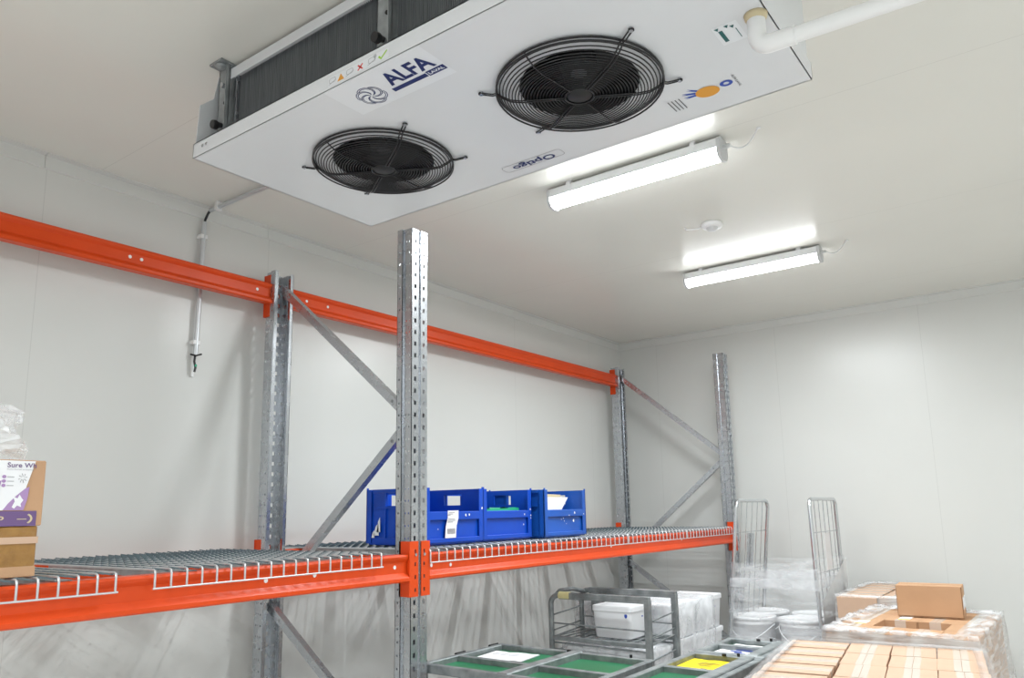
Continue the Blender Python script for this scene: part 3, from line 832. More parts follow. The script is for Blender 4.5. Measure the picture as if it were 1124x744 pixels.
def sheet(name, label, cat, pts, mat, th=.0012, group=None):
    o = Vector(pts[0]); u = (Vector(pts[1])-o); v = Vector(pts[-1])-o; n = u.cross(v).normalized()*th
    P_ = [Vector(p) for p in pts]; k = len(P_)
    mb = MB(); mb.add(P_ + [p+n for p in P_], [tuple(range(k))[::-1], tuple(range(k, 2*k))] + [(i, (i+1) % k, (i+1) % k+k, i+k) for i in range(k)])
    return tag(mb.build(name, mat, origin=tuple(P_[0])), label, cat, group)
sheet('paper_sheet', 'large white paper sheet leaning inside the farthest blue crate', 'paper', [(-2.36,3.475,1.66),(-2.36,3.60,1.66),(-2.362,3.715,1.770),(-2.362,3.462,1.770)], M['paper'])
sheet('paper_sheet', 'small cream paper standing behind the large white sheet in the farthest crate', 'paper', [(-2.385,3.51,1.575),(-2.385,3.68,1.575),(-2.39,3.68,1.785),(-2.39,3.51,1.788)], M['seal'])

# ------------------------------------------------------------------ boxes and bag at the left edge
BX = -2.205
def carton_box(name, x0, x1, y0, y1, z0, z1, mat, b=.002):
    return MB().box(x0, x1, y0, y1, z0, z1, b)
t = thing('carton', 'film-wrapped brown carton, lowest of the stack at the left edge', 'carton', (BX-.2, .65, 1.556))
T_ = Matrix.Translation((-(BX-.2), -.65, -1.556))
MB(T_).box(BX-.40, BX, .29, .897, 1.5565, 1.684, .003).build('box', M['kraftgold'], t)
MB(T_).box(BX-.402, BX+.002, .288, .899, 1.640, 1.657).build('tape', M['kraft2'], t)
MB(T_).box(BX-.401, BX+.0012, .288, .898, 1.5575, 1.583).build('tape', M['kraft'], t)
t = thing('carton', 'carton with white and purple print standing on the film-wrapped brown carton', 'carton', (BX-.2, .65, 1.6845))
T_ = Matrix.Translation((-(BX-.2), -.65, -1.6845))
MB(T_).box(BX-.39, BX, .30, .905, 1.6845, 1.853, .003).build('box', M['kraft'], t)
o_ = (BX+.0015, .30, 1.6845)
U, V = (0,1,0), (0,0,1)
k = MB(T_); k.poly([(0,.040),(.545,.040),(.578,.166),(0,.166)], o_, U, V); pn = k.build('printed_panel', M['paper'], t)
k = MB(T_); k.poly([(0,0),(.590,0),(.590,.038),(0,.038)], (BX+.0015,.30,1.6845), U, V); bd = k.build('purple_band', M['purple'], t)
k = MB(T_); text_mesh(k, 'SURE WHIP', (BX+.0022, 0.30+.30, 1.692), U, V, width=.215, height=.018)
for i in range(12):
    a, b = rad(-60+10*i), rad(-50+10*i)
    k.poly([(.018*math.cos(a), .014*math.sin(a)), (.018*math.cos(b), .014*math.sin(b)), (.016*math.cos(b)-.003, .011*math.sin(b)), (.016*math.cos(a)-.003, .011*math.sin(a))], (BX+.0022, 0.30+.563, 1.703), U, V)
k.poly([(0,0),(.022,0),(.022,.002),(0,.002)], (BX+.0022,0.30+.545,1.701), U, V)
k.build('band_lettering', M['seal'], bd)
k = MB(T_); text_mesh(k, 'Sure Wh', (BX+.0022, .812, 1.833), U, V, width=.068, height=.0125, bold=.012); k.build('lettering', M['purple'], pn)
k = MB(T_)
text_mesh(k, 'Plant based whipping', (BX+.0022, .812, 1.826), U, V, width=.062, height=.0035)
for z in (1.808,1.797,1.786): k.poly([(0,0),(.016,0),(.016,.0015),(0,.0015)], (BX+.0022,.814,z), U, V)
for i in range(8):
    a = 2*PI*i/8; k.poly([(.004*math.cos(a)-.0008,.004*math.sin(a)),(.011*math.cos(a+.2),.013*math.sin(a+.2)),(.010*math.cos(a+.35),.012*math.sin(a+.35)),(.004*math.cos(a)+.0008,.004*math.sin(a)+.001)], (BX+.0022,.850,1.806), U, V)
k.build('small_print', M['inkgrey'], pn)
k = MB(T_)
pts = [(0,0)] + [(.008+.055*math.sin(u*PI/2), .062*(1-math.cos(u*PI/2))) for u in [i/8 for i in range(9)]] + [(.053,.0)]
k.poly([(0,0),(.048,0),(.055,.028),(.058,.060),(.048,.055),(.030,.038),(.012,.018)], (BX+.0019,.810,1.7245), U, V)
k.poly([(-.09,0),(-.060,0),(-.030,.020),(-.012,.050),(-.008,.075),(-.030,.068),(-.060,.030)], (BX+.0019,.810,1.7245), U, V)
for z in (1.809,1.798,1.787): k.add([(BX+.0022, .807+.005*math.cos(a), z+.0045*math.sin(a)) for a in [2*PI*i/10 for i in range(10)]], [tuple(range(10))])
k.build('purple_print', M['lilac'], pn)
k = MB(T_); k.poly([(.020,.008),(.026,.022),(.022,.034),(.032,.030),(.036,.040),(.042,.030),(.046,.026),(.040,.016),(.042,.008),(.032,.012),(.026,.004)], (BX+.0024,.810,1.7245), U, V); k.build('white_leaf_print', M['paper'], pn)
# clear bag crumpled on top of the boxes
mb = MB(); nx, ny = 14, 40
grid = []
for j in range(ny+1):
    a = 2*PI*j/ny; row = []
    for i in range(nx+1):
        u = i/nx
        rx, ry = .18*(1-.30*u*u), .285*(1-.05*u)
        zz = 1.8545 + .165*u - .02*max(0, u-.85)*4
        wob = .012*math.sin(5*a+9*u) + random.uniform(-.007,.007)
        if i == 0: wob *= .3
        sq = lambda q: math.copysign(abs(q)**.45, q)
        row.append((BX-.195+(rx+wob)*sq(math.cos(a)), .60+(ry+wob)*sq(math.sin(a)), zz + (random.uniform(-.006,.006)+.018*math.sin(3*a+2) if i else 0)))
    grid.append(row)
vs = [p for r in grid for p in r]; n_ = nx+1
mb.add(vs, [(j*n_+i, ((j+1) % (ny+1))*n_+i, ((j+1) % (ny+1))*n_+i+1, j*n_+i+1) for j in range(ny) for i in range(nx)], False)
cen = len(mb.v); mb.add([(BX-.195, .60, 2.0)] + [grid[j][nx] for j in range(ny)], [(0, j+1, (j+1) % ny+1) for j in range(ny)])
tag(mb.build('plastic_bag', M['bag'], origin=(BX-.195, .615, 1.8545)), 'crumpled clear plastic bag on top of the printed carton', 'bag')

# ------------------------------------------------------------------ green-board trolleys
def green_cart(x0, x1, y0, y1, xd, yd, z, label, group, pins=True, lip=False):
    t = thing('flat_trolley', label, 'trolley', ((x0+x1)/2, (y0+y1)/2, 0), 0, group)
    G = Matrix.Translation((-(x0+x1)/2, -(y0+y1)/2, 0)); b = .028
    mb = MB(G)
    for zz in (z,):
        mb.box(x0, x1, y0, y0+b, zz-.035, zz, .003); mb.box(x0, x1, y1-b, y1, zz-.035, zz, .003)
        mb.box(x0, x0+b, y0+b, y1-b, zz-.035, zz-.001, .003); mb.box(x1-b, x1, y0+b, y1-b, zz-.035, zz-.001, .003)
    mb.box(x0+b, x1-b, yd-.014, yd+.014, z-.033, z-.002, .002)
    mb.build('frame', M['rusty'], t)
    zz = z-.10; mb = MB(G); mb.box(x0, x1, y0, y0+b, zz-.035, zz, .003); mb.box(x0, x1, y1-b, y1, zz-.035, zz, .003)
    mb.box(x0, x0+b, y0+b, y1-b, zz-.035, zz-.001, .003); mb.box(x1-b, x1, y0+b, y1-b, zz-.035, zz-.001, .003)
    mb.build('lower_frame', M['rusty'], t)
    MB(G).box(xd-.026, xd+.026, y0+.004, y1-.004, z-.034, z+.004, .004).build('centre_bar', M['rustlip'] if lip else M['rusty'], t)
    for xa, xb in ((x0+b, xd-.026), (xd+.026, x1-b)):
        for ya, yb in ((y0+b, yd-.014), (yd+.014, y1-b)):
            MB(G).box(xa, xb, ya, yb, z-.030, z-.024).build('board', M['green'], t)
    for xx in (x0, x1-b):
        for yy in (y0, y1-b):
            l = MB(G).box(xx+.001, xx+b-.001, yy+.001, yy+b-.001, .10, z-.036).build('leg', M['rusty'], t)
            k = MB(G); cx, cy = xx+b/2, yy+b/2 + (.05 if yy == y0 else -.05)
            k.box(cx-.012, cx+.012, min(cy, yy+.002), max(cy, yy+b-.002), .094, .104)
            k.tube([(cx-.014, cy, .05), (cx+.014, cy, .05)], .05, 18); k.build('castor', M['blackm'], l)
    if pins:
        for yy in (y0+.03, y0+(y1-y0)*.5, y1-.04):
            k = MB(G); k.tube([(x0-.012, yy-.03, z-.006), (x0-.012, yy+.03, z-.006)], .008, 10); k.tube([(x0-.012, yy-.012, z-.006), (x0+.006, yy-.012, z-.006)], .004, 6); k.build('hinge_pin', M['blackm'], t)
    k = MB(G); k.cyl((x1-.10, y1-.014, z), (x1-.10, y1-.014, z+.012), .006, 8); k.build('stacking_peg', M['blackm'], t); k = MB(G); k.cyl((x0+.5*(x1-x0), y1-.03, z), (x0+.5*(x1-x0), y1-.03, z+.008), .009, 10); k.build('stacking_peg', M['blackm'], t)
    return t
GZ = 1.10
green_cart(-2.255, -1.475, 2.385, 2.935, -1.835, 2.61, GZ, 'grey metal trolley with green boards standing beside the near front post', 'metal trolleys with green boards')
green_cart(-1.425, -1.115, 2.55, 3.18, -1.172, 2.86, GZ, 'grey metal trolley with a yellow sheet on its green boards', 'metal trolleys with green boards', pins=False)
green_cart(-1.425, -1.12, 3.20, 3.60, -1.175, 3.42, GZ, 'grey metal trolley with a white sheet, behind the one with the yellow sheet', 'metal trolleys with green boards', pins=False, lip=False)
PZ = GZ-.0235
def flat_paper(name, label, x0, y0, x1, y1, ang, mat, lines, z=PZ):
    t = thing(name, label, 'paper', ((x0+x1)/2, (y0+y1)/2, z), rad(ang))
    w_, h_ = (x1-x0)/2, (y1-y0)/2
    mb = MB(); nn = 6; vs = [(-w_+2*w_*i/nn, sy*h_, .0012 + .003*abs(math.sin(i*1.1+sy))) for i in range(nn+1) for sy in (-1, 1)]
    mb.add(vs, [(2*i, 2*i+2, 2*i+3, 2*i+1) for i in range(nn)], True)
    mb.add([(p[0], p[1], 0) for p in vs], [(2*i, 2*i+1, 2*i+3, 2*i+2) for i in range(nn)])
    mb.build('sheet', mat, t)
    mb = MB()
    for (a, b, c, d_, m_) in lines: mb.box(a*w_, c*w_, b*h_, d_*h_, .0058, .0062)
    if lines: mb.build('print', M[lines[0][4]], t)
    return t
flat_paper('paper_sheet', 'white sheet on the trolley beside the near front post', -2.215, 2.70, -1.99, 2.87, 6, M['paper'], [(-.7,.30,.4,.34,'inkgrey'),(-.7,0,.5,.04,'inkgrey')])
y_ = flat_paper('paper_sheet', 'yellow printed sheet lying on green trolley board', -1.395, 2.89, -1.205, 3.145, 2, M['yellow'], [(-.4,.3,.5,.36,'ink'),(-.4,.1,.3,.14,'ink'),(-.2,-.1,.3,-.06,'ink'),(.1,-.55,.35,-.50,'ink')])
k = MB()
for cx_ in (.005, .032):
    for i in range(14):
        a, b = 2*PI*i/14, 2*PI*(i+1)/14
        k.add([(cx_+r*math.cos(q), -.095+r*.8*math.sin(q), .0052) for r, q in ((.008,a),(.0125,a),(.0125,b),(.008,b))], [(0,1,2,3)])
k.build('symbol_print', M['ink'], y_)
flat_paper('paper_sheet', 'white sheet with blue print lying on the trolley nearest the roll cage', -1.385, 3.23, -1.215, 3.56, -3, M['paper'], [(-.3,.2,.6,.3,'labelblue'),(-.2,0,.7,.08,'labelblue'),(-.3,-.2,.3,-.12,'labelblue'),(0,-.35,.6,-.28,'labelblue')])

# ------------------------------------------------------------------ shelf trolley with rounded frames
tx0, tx1, ty0, ty1, tz = -2.535, -1.925, 3.775, 4.105, 1.222
t = thing('shelf_trolley', 'worn grey metal shelf trolley with rounded end frames under the rack', 'trolley', ((tx0+tx1)/2, (ty0+ty1)/2, 0))
G = Matrix.Translation((-(tx0+tx1)/2, -(ty0+ty1)/2, 0))
for yy in (ty0, ty1):
    f = MB(G); r = .05
    path = [(tx0, yy, .10), (tx0, yy, tz-r)] + [(tx0+r-r*math.cos(a), yy, tz-r+r*math.sin(a)) for a in [PI/2*i/6 for i in range(1, 7)]] + [(tx1-.01, yy, tz+.002)]
    f.tube(path, .0155, 8)
    f.box(tx0+.06, tx1+.014, yy-.014, yy+.014, tz-.018, tz+.018, .003)
    f.box(tx1-.016, tx1+.016, yy-.016, yy+.016, .10, tz+.004, .003)
    fr = f.build('end_frame', M['rusty'], t)
    for cx in (tx0, tx1):
        k = MB(G); k.tube([(cx-.014, yy, .05), (cx+.014, yy, .05)], .05, 18); k.build('castor', M['blackm'], fr)
    f = MB(G)
    for zz in (1.07, .965, .93): f.tube([(tx0, yy, zz), (tx1, yy, zz-.006)], .0045, 6)
    f.build('side_wire', M['rusty'], t)
for xx in (tx0, tx1):
    f = MB(G)
    for zz in (1.13, 1.045, 1.01, .93): f.tube([(xx, ty0, zz-.02), (xx, ty1, zz)], .0045, 6)
    f.build('end_wire', M['rusty'], t)
for zz in (1.0, .80, .45):
    f = MB(G)
    f.box(tx0, tx1, ty0-.01, ty0+.018, zz-.022, zz, .002); f.box(tx0, tx1, ty1-.018, ty1+.01, zz-.022, zz, .002)
    for i in range(12): 
        x = tx0+.02 + (tx1-tx0-.04)*i/11; f.tube([(x, ty0, zz-.004), (x, ty1, zz-.004)], .004, 6)
    f.build('shelf', M['rusty'], t)
f = MB(G); f.box(tx0+.085, tx0+.13, ty1-.028, ty1-.010, 1.10, 1.21); f.box(tx0+.16, tx0+.19, ty1-.028, ty1-.010, 1.02, 1.20); f.build('latch_plate', M['rusty'], t)
f = MB(G); f.tube([(tx0+.06, ty0, tz+.001), (tx0+.13, ty0, tz+.001)], .0215, 10); f.build('yellow_tape', M['paletape'], t)
f = MB(G); f.tube([(tx0+.02, ty0, tz-.01), (tx0+.01, ty0+.08, tz+.018), (tx0+.02, ty0+.20, tz+.018), (tx0+.03, ty1, tz-.01)], .012, 8); f.build('top_rail', M['rusty'], t)

# tubs
def make_tub(name, label, x, y, z, W, D_, H, group=None, mark=True, rz=0, cat='tub'):
    t = thing(name, label, cat, (x, y, z), rz, group)
    mb = MB(); b = .88
    lv = [(b, 0), (b+.01, .004), (.96, H-.03)]
    vs = []
    def ring(s_, zz, r=.02):
        out = []
        for (sx, sy, a0) in ((1,1,0),(-1,1,90),(-1,-1,180),(1,-1,270)):
            for i in range(4):
                a = rad(a0+30*i); out.append((sx*(W/2*s_-r)+r*math.cos(a), sy*(D_/2*s_-r)+r*math.sin(a), zz))
        return out
    rings = [ring(s_, zz) for s_, zz in lv]; n = 16
    for r_ in rings: vs += r_
    mb.add(vs, [(k*n+i, k*n+(i+1) % n, (k+1)*n+(i+1) % n, (k+1)*n+i) for k in range(len(rings)-1) for i in range(n)] + [tuple(range(n))[::-1]], True)
    mb.build('tub_body', M['tub'], t)
    lid = MB(); rings = [ring(.97, H-.03), ring(1.0, H-.028), ring(1.0, H-.006), ring(.985, H), ring(.93, H), ring(.91, H-.005)]
    vs = [p for r_ in rings for p in r_]
    lid.add(vs, [(k*n+i, k*n+(i+1) % n, (k+1)*n+(i+1) % n, (k+1)*n+i) for k in range(len(rings)-1) for i in range(n)] + [tuple(range(5*n, 6*n)), tuple(range(n))[::-1]])
    lid.build('lid', M['tub'], t)
    if mark:
        k = MB(); k.add([(W/2*.93+.002+.0*i, D_*.22+.010*math.cos(a), H*.70+.016*math.sin(a)) for i, a in enumerate([2*PI*i/14 for i in range(14)])], [tuple(range(14))])
        k.add([(W*.36+.009*math.cos(a), -D_/2*.935-.002, H*.72+.013*math.sin(a)) for a in [2*PI*i/14 for i in range(14)]], [tuple(range(14))])
        k.build('blue_mark', M['labelblue'], t)
    return t
make_tub('tub', 'white square tub with blue mark standing on the upper trolley shelf', -2.19, 3.95, 1.001, .25, .20, .170)
mb = MB(); mb.tube([(-2.335,3.845,1.19),(-2.29,3.845,1.145),(-2.25,3.843,1.175),(-2.215,3.842,1.19)], .003, 6)
make_tub('tub', 'filmed white tub at the left end of the lower trolley shelf', -2.33, 3.94, .801, .27, .22, .155)
make_tub('tub', 'filmed white tub at the right end of the lower trolley shelf', -2.045, 3.94, .801, .22, .22, .145)
def crumple(name, label, x0, x1, y0, y1, z0, z1, mat, amp=.006, top=True, nseg=14, group=None, slack=.0, kind=None, cat='plastic film', rot=0, lean=0, zfun=None, rows=10):
    """plastic film wrapped as a creased sleeve (with optional top) around a block"""
    cx, cy = (x0+x1)/2, (y0+y1)/2
    per = []
    for (ax, ay, bx, by) in ((x0,y0,x1,y0),(x1,y0,x1,y1),(x1,y1,x0,y1),(x0,y1,x0,y0)):
        for i in range(nseg): u = i/nseg; per.append((ax+(bx-ax)*u, ay+(by-ay)*u))
    n = len(per); vs = []
    R3 = Matrix.Rotation(rot, 3, 'Z')
    for j in range(rows+1):
        u = j/rows
        for i, (px_, py_) in enumerate(per):
            dx, dy = px_-cx, py_-cy; l = math.hypot(dx, dy)
            o = abs(amp*math.sin(i*1.7+j*2.3)) + random.uniform(0, amp) + slack
            vs.append(Vector((px_ + dx/l*o + lean*u, py_ + dy/l*o, z0+(z1-z0)*u + (random.uniform(0, amp*.5) if j == rows else 0))))
    fs = [(j*n+i, j*n+(i+1) % n, (j+1)*n+(i+1) % n, (j+1)*n+i) for j in range(rows) for i in range(n)]
    if top:
        k = 5; base = rows*n
        for j in range(1, k+1):
            s_ = 1-j/k
            if j < k:
                for i, (px_, py_) in enumerate(per):
                    vs.append(Vector((cx+(px_-cx)*s_, cy+(py_-cy)*s_, z1 + .002 + random.uniform(0, amp*1.2))))
            else: vs.append(Vector((cx, cy, z1+.004)))
        for j in range(k-1):
            fs += [(base+j*n+i, base+j*n+(i+1) % n, base+(j+1)*n+(i+1) % n, base+(j+1)*n+i) for i in range(n)]
        fs += [(base+(k-1)*n+i, base+(k-1)*n+(i+1) % n, len(vs)-1) for i in range(n)]
    vs = [R3 @ Vector((p.x-cx, p.y-cy, 0)) + Vector((cx, cy, p.z)) for p in vs]
    mb = MB(); mb.add(vs, fs, True)
    return tag(mb.build(name, mat, origin=(cx, cy, z0)), label, cat, group)
crumple('plastic_film', 'creased clear film over the tubs on the lower trolley shelf', -2.475, -1.935, 3.80, 4.06, .803, .958, M['film_tub'], .004)
# wrapped stack of tubs behind the trolley
G3 = 'white tubs of the wrapped stack'
for j in range(2):
    for i in range(2):
        for k_ in range(5):
            make_tub('tub', 'white tub inside the wrapped stack between the shelf trolley and the roll cage', -2.14-.31*i, 4.375+.40*j, .14+.202*k_, .30, .385, .200, G3, mark=(k_ == 4))
def pallet(x, y, W, D_, label, rot=0, h=.138):
    t = thing('pallet', label, 'pallet', (x, y, 0), rot, 'wooden pallets')
    for i in range(5):
        yy = -D_/2 + .05 + (D_-.1)*i/4; MB().box(-W/2, W/2, yy-.045, yy+.045, h-.02, h, .002).build('deck_board', M['wood'], t)
    for i in range(3):
        xx = -W/2 + .04 + (W-.08)*i/2; MB().box(xx-.04, xx+.04, -D_/2, D_/2, .0, h-.0205).build('bearer', M['wood'], t)
pallet(-2.295, 4.575, .64, .82, 'wooden pallet under the wrapped white tubs')
crumple('plastic_film', 'clear film wrapped around the stack of square white tubs', -2.615, -1.975, 4.172, 4.775, .16, 1.152, M['film_tub'], .007, nseg=12)

# ------------------------------------------------------------------ roll cage with pails
rcx, rcy = -1.715, 5.33
t = thing('roll_cage', 'galvanised roll cage with two tall mesh sides beside the far rack post', 'roll cage', (rcx, rcy, 0))
G = Matrix.Translation((-rcx, -rcy, 0))
b = MB(G); b.box(-2.06, -1.37, 5.02, 5.06, .15, .19); b.box(-2.06, -1.37, 5.60, 5.64, .15, .19); b.box(-2.06, -2.02, 5.06, 5.60, .15, .19); b.box(-1.41, -1.37, 5.06, 5.60, .15, .19)
for i in range(6): b.box(-2.0+.11*i, -1.97+.11*i, 5.06, 5.60, .16, .19)
bs_ = b.build('base', M['chrome'], t)
for cx in (-2.0, -1.43):
    for cy in (5.08, 5.58):
        k = MB(G); k.tube([(cx-.015, cy, .06), (cx+.015, cy, .06)], .06, 18); k.box(cx-.02, cx+.02, cy-.015, cy+.015, .10, .152); k.build('castor', M['blackm'], bs_)
def cage_side(xb, xt, sgn):
    s_ = MB(G); z0, z1 = .19, 1.74
    X = lambda z: xb + (xt-xb)*(z-z0)/(z1-z0)
    ya, yb, r = 5.02, 5.64, .05
    path = [(X(z0), ya, z0), (X(z1-r), ya, z1-r)] + [(X(z1), ya+r-r*math.cos(a), z1-r+r*math.sin(a)) for a in [PI/2*i/5 for i in range(1, 6)]]
    path += [(X(z1), yb-r+r*math.sin(a), z1-r+r*math.cos(a)) for a in [PI/2*i/5 for i in range(0, 6)]] + [(X(z0), yb, z0)]
    s_.tube(path, .0125, 10)
    sd = s_.build('side_panel', M['chrome'], t)
    w_ = MB(G)
    for i in range(1, 6):
        y = ya+(yb-ya)*i/6; w_.tube([(X(.2), y, .2), (X(1.735), y, 1.735)], .003, 6)
    for z in (.45, .75, 1.02, 1.28, 1.53): w_.tube([(X(z), ya, z), (X(z), yb, z)], .003, 6)
    w_.build('mesh_wires', M['chrome'], sd)
    k = MB(G); k.add([(X(z)+sgn*.006, y, z) for z, y in ((1.29,5.27),(1.29,5.40),(1.52,5.40),(1.52,5.27))] + [(X(z)+sgn*.004, y, z) for z, y in ((1.29,5.27),(1.29,5.40),(1.52,5.40),(1.52,5.27))], [(0,1,2,3),(7,6,5,4),(0,4,5,1),(1,5,6,2),(2,6,7,3),(3,7,4,0)]); k.build('number_plate', M['galv'] if sgn < 0 else M['paper'], sd)
    return sd
cage_side(-2.045, -1.872, -1)
sdr = cage_side(-1.385, -1.405, 1)
for o in (): pass
def pail(x, y, z, label, group):
    t = thing('pail', label, 'pail', (x, y, z), 0, group); H = .40; R_ = .142
    MB().lathe([(0,0),(R_*.88,0),(R_*.9,.004),(R_*.97,H-.05),(R_*1.0,H-.048),(R_*1.0,H-.035),(R_*.975,H-.03),(R_*.98,H-.012)], 32).build('pail_body', M['tub'], t)
    MB().lathe([(R_*.98,H-.022),(R_*1.03,H-.020),(R_*1.03,H-.002),(R_*1.01,H),(R_*.93,H),(R_*.91,H-.006),(0,H-.006)], 32).build('lid', M['tub'], t)
    h = MB(); h.tube([(R_*1.01*math.cos(a), -R_*1.03*abs(math.sin(a))-.004, H-.05-.10*math.sin(a)**2*.9) for a in [PI*i/14 for i in range(15)]], .0035, 6); h.build('handle', M['tub'], t)
    return t
G4 = 'white pails in the roll cage'
for k_ in range(2):
    for (x, y) in ((-1.875, 5.19), (-1.555, 5.19), (-1.875, 5.48), (-1.555, 5.48)):
        pail(x, y, .191+.401*k_, (('upper' if k_ else 'lower') + ' white pail in the roll cage, ' + ('front' if y < 5.3 else 'back') + (' nearest the rack post' if x < -1.7 else ' by the leaning side')), G4)
def cage_film(z0, z1, mat, name_lab, rows, x0b=-2.075, x1b=-1.36, dip=0.0, sag=0):
    per = []; ns = 12
    vs = []; 
    for j in range(rows+1):
        z = z0+(z1-z0)*j/rows
        q = (z-.19)/1.55
        xa = -2.045 + (-1.872+2.045)*q - .016; xb = -1.385 + (-1.405+1.385)*q + .016; ya, yb = 5.002, 5.658
        ring = []
        for (ax, ay, bx, by) in ((xa,ya,xb,ya),(xb,ya,xb,yb),(xb,yb,xa,yb),(xa,yb,xa,ya)):
            for i in range(ns):
                u = i/ns; inw = .012*math.sin(PI*u)
                px_, py_ = ax+(bx-ax)*u, ay+(by-ay)*u
                dx, dy = (xa+xb)/2-px_, (ya+yb)/2-py_; l = math.hypot(dx, dy)
                zz = z + (dip*(px_-xa)/(xb-xa)*(j/rows)) - sag*math.sin(PI*u)*(j/rows)
                ring.append((px_+dx/l*(inw+random.uniform(0,.003)), py_+dy/l*(inw+random.uniform(0,.003)), zz + random.uniform(-.004,.004)))
        vs += ring
    n = ns*4
    mb = MB(); mb.add(vs, [(j*n+i, j*n+(i+1) % n, (j+1)*n+(i+1) % n, (j+1)*n+i) for j in range(rows) for i in range(n)], True)
    return tag(mb.build('plastic_film', mat, origin=(rcx, rcy, z0)), name_lab, 'plastic film', 'film around the roll cage')
cage_film(.35, 1.34, M['film_thin'], 'wide veil of clear film around the lower part of the roll cage', 10, dip=.03, sag=.02)
mb = MB(); ny, nz = 8, 10; vs = []
for j in range(ny+1):
    for i in range(nz+1):
        y = 5.0+.665*j/ny; zt_ = 1.125+.225*j/ny; z = .4+(zt_-.4)*i/nz
        vs.append((-1.385-.020*(z-.19)/1.55+.026+random.uniform(0,.004), y, z))
mb.add(vs, [(j*(nz+1)+i, (j+1)*(nz+1)+i, (j+1)*(nz+1)+i+1, j*(nz+1)+i+1) for j in range(ny) for i in range(nz)], True)
tag(mb.build('plastic_film', M['film_side2'], origin=(-1.37, 5.33, .4)), 'milky film sheet with slanted top edge over the leaning roll cage side', 'plastic film')
cage_film(1.185, 1.245, M['film'], 'bunched strip of film stretched across the roll cage above the pails', 2)

# ------------------------------------------------------------------ cartons on pallets
CL, CWd, CHt = .220, .149, .150
_cart = {}
def carton_proto(L_, W_, H_, mat, key, tape=True, lbl=False):
    """carton with its long side along x, centred on its base"""
    mb = MB(); mb.box(-L_/2, L_/2, -W_/2, W_/2, 0, H_-.0008, .0012); out = [('box', mb, mat)]
    s = MB(); s.box(-L_/2+.002, L_/2-.002, -.0007, .0007, H_-.0012, H_-.0002)
    for e in (-1, 1):
        xa, xb = sorted((e*(L_/2-.0005), e*(L_/2+.0006))); s.box(xa, xb, -W_/2+.002, -W_/2+.004, .004, H_-.004); s.box(xa, xb, W_/2-.004, W_/2-.002, .004, H_-.004)
    out.append(('flap_seam', s, M['cutedge']))
    if tape:
        s = MB(); s.box(-L_/2-.0006, L_/2+.0006, -.024, .024, H_-.0010, H_-.0003)
        for e in (-1, 1):
            xa, xb = sorted((e*L_/2, e*(L_/2+.0008))); s.box(xa, xb, -.024, .024, H_-.055, H_-.0003)
        out.append(('tape', s, M['tape']))
    if lbl:
        s = MB(); s.box(-.045, .045, -.032, .02, H_-.0003, H_); out.append(('label', s, M['paper']))
        s = MB(); s.box(-.062, -.045, -.032, .02, H_-.0003, H_); s.box(.045, .052, -.032, .02, H_-.0003, H_); out.append(('label_edge', s, M['yellow']))
    return out
def place_carton(key, mat, loc_, rz, label, group, L_=CL, W_=CWd, H_=CHt, lbl=False, tape=True, tilt=0):
    t = thing('carton', label, 'carton', loc_, rz, group)
    if tilt: t.rotation_euler = (tilt, tilt*.6, rz)
    if key not in _cart:
        _cart[key] = [p.build(n, m, t) for n, p, m in carton_proto(L_, W_, H_, mat, key, tape, lbl)]
    else:
        for o in _cart[key]:
            c = o.copy(); C.objects.link(c); c.parent = t
    return t

def load(ox, oy, rot, cells, layers, ztop, mat, key, label, group, pal_label, W, D_, omit=(), toplabel=None, labels_at=()):
    """cells: (x, y, quarter-turn) of carton centres in the load's own frame; y runs towards the room's back"""
    R3 = Matrix.Rotation(rot, 3, 'Z')
    def pt(x, y, z): v = R3 @ Vector((x, y, 0)); return (ox+v.x, oy+v.y, z)
    p = pt(W/2, -D_/2, 0); zb = ztop - layers*(CHt+.0006)
    pallet(p[0], p[1], W, D_, pal_label, rot, zb-.001)
    xs = [c[0] for c in cells]; ys = [c[1] for c in cells]
    for k in range(layers):
        topmost = k == layers-1
        for i, (x, y, q) in enumerate(cells):
            if topmost and i in omit: continue
            inner = (min(xs)+.03 < x < max(xs)-.03) and (min(ys)+.03 < y < max(ys)-.03)
            if inner and k < layers-2: continue
            if k < layers-2 and (y > max(ys)-.05 and x < max(xs)-.03): continue   # hidden far side
            jx, jy, jr = random.uniform(-.003,.003), random.uniform(-.003,.003), random.uniform(-.014,.014)
            if not topmost: jx = jy = jr = 0
            lb = toplabel if topmost else label
            kk = key + ('l' if (topmost and i in labels_at) else '')
            place_carton(kk, mat, pt(x+jx, y+jy, zb+k*(CHt+.0006)), rot+q+jr, 'carton with a white and yellow label on top of the middle pallet load' if (topmost and i in labels_at) else lb, group, lbl=(topmost and i in labels_at))
        if k == layers-3:
            m_ = MB(); m_.box(.02, W-.02, -D_+.02, -.02, 0, .0005)
            so = m_.build('layer_sheet', M['kraft2']); so.location = (ox, oy, zb+(k+1)*(CHt+.0006)-.0005); so.rotation_euler = (0,0,rot)
            tag(so, 'thin cardboard layer sheet inside the load of ' + group, 'layer sheet')
# nearest load (P1): back-left corner, rows run towards the viewer
a1 = rad(8); c1x, c1y = -1.066, 3.385
cells = []
g_ = .004
for r in range(5): cells.append((CL/2+.003, -(CWd/2+.008) - r*(CWd+.022), 0))
for cidx in range(3):
    for r in range(4): cells.append((CL+.014+CWd/2+cidx*(CWd+.003), -(CL/2+.003)-r*(CL+.007), PI/2))
W1, D1 = CL+.014+3*(CWd+.003), 4*(CL+.007)+.004
load(c1x, c1y, a1, cells, 6, 1.15, M['kraft2'], 'p1', 'pale brown carton inside the wrapped load at the bottom right corner', 'cartons of the nearest pallet load',
     'wooden pallet under the nearest carton load', W1, D1, toplabel='pale brown taped carton in the top layer of the load at the bottom right corner')
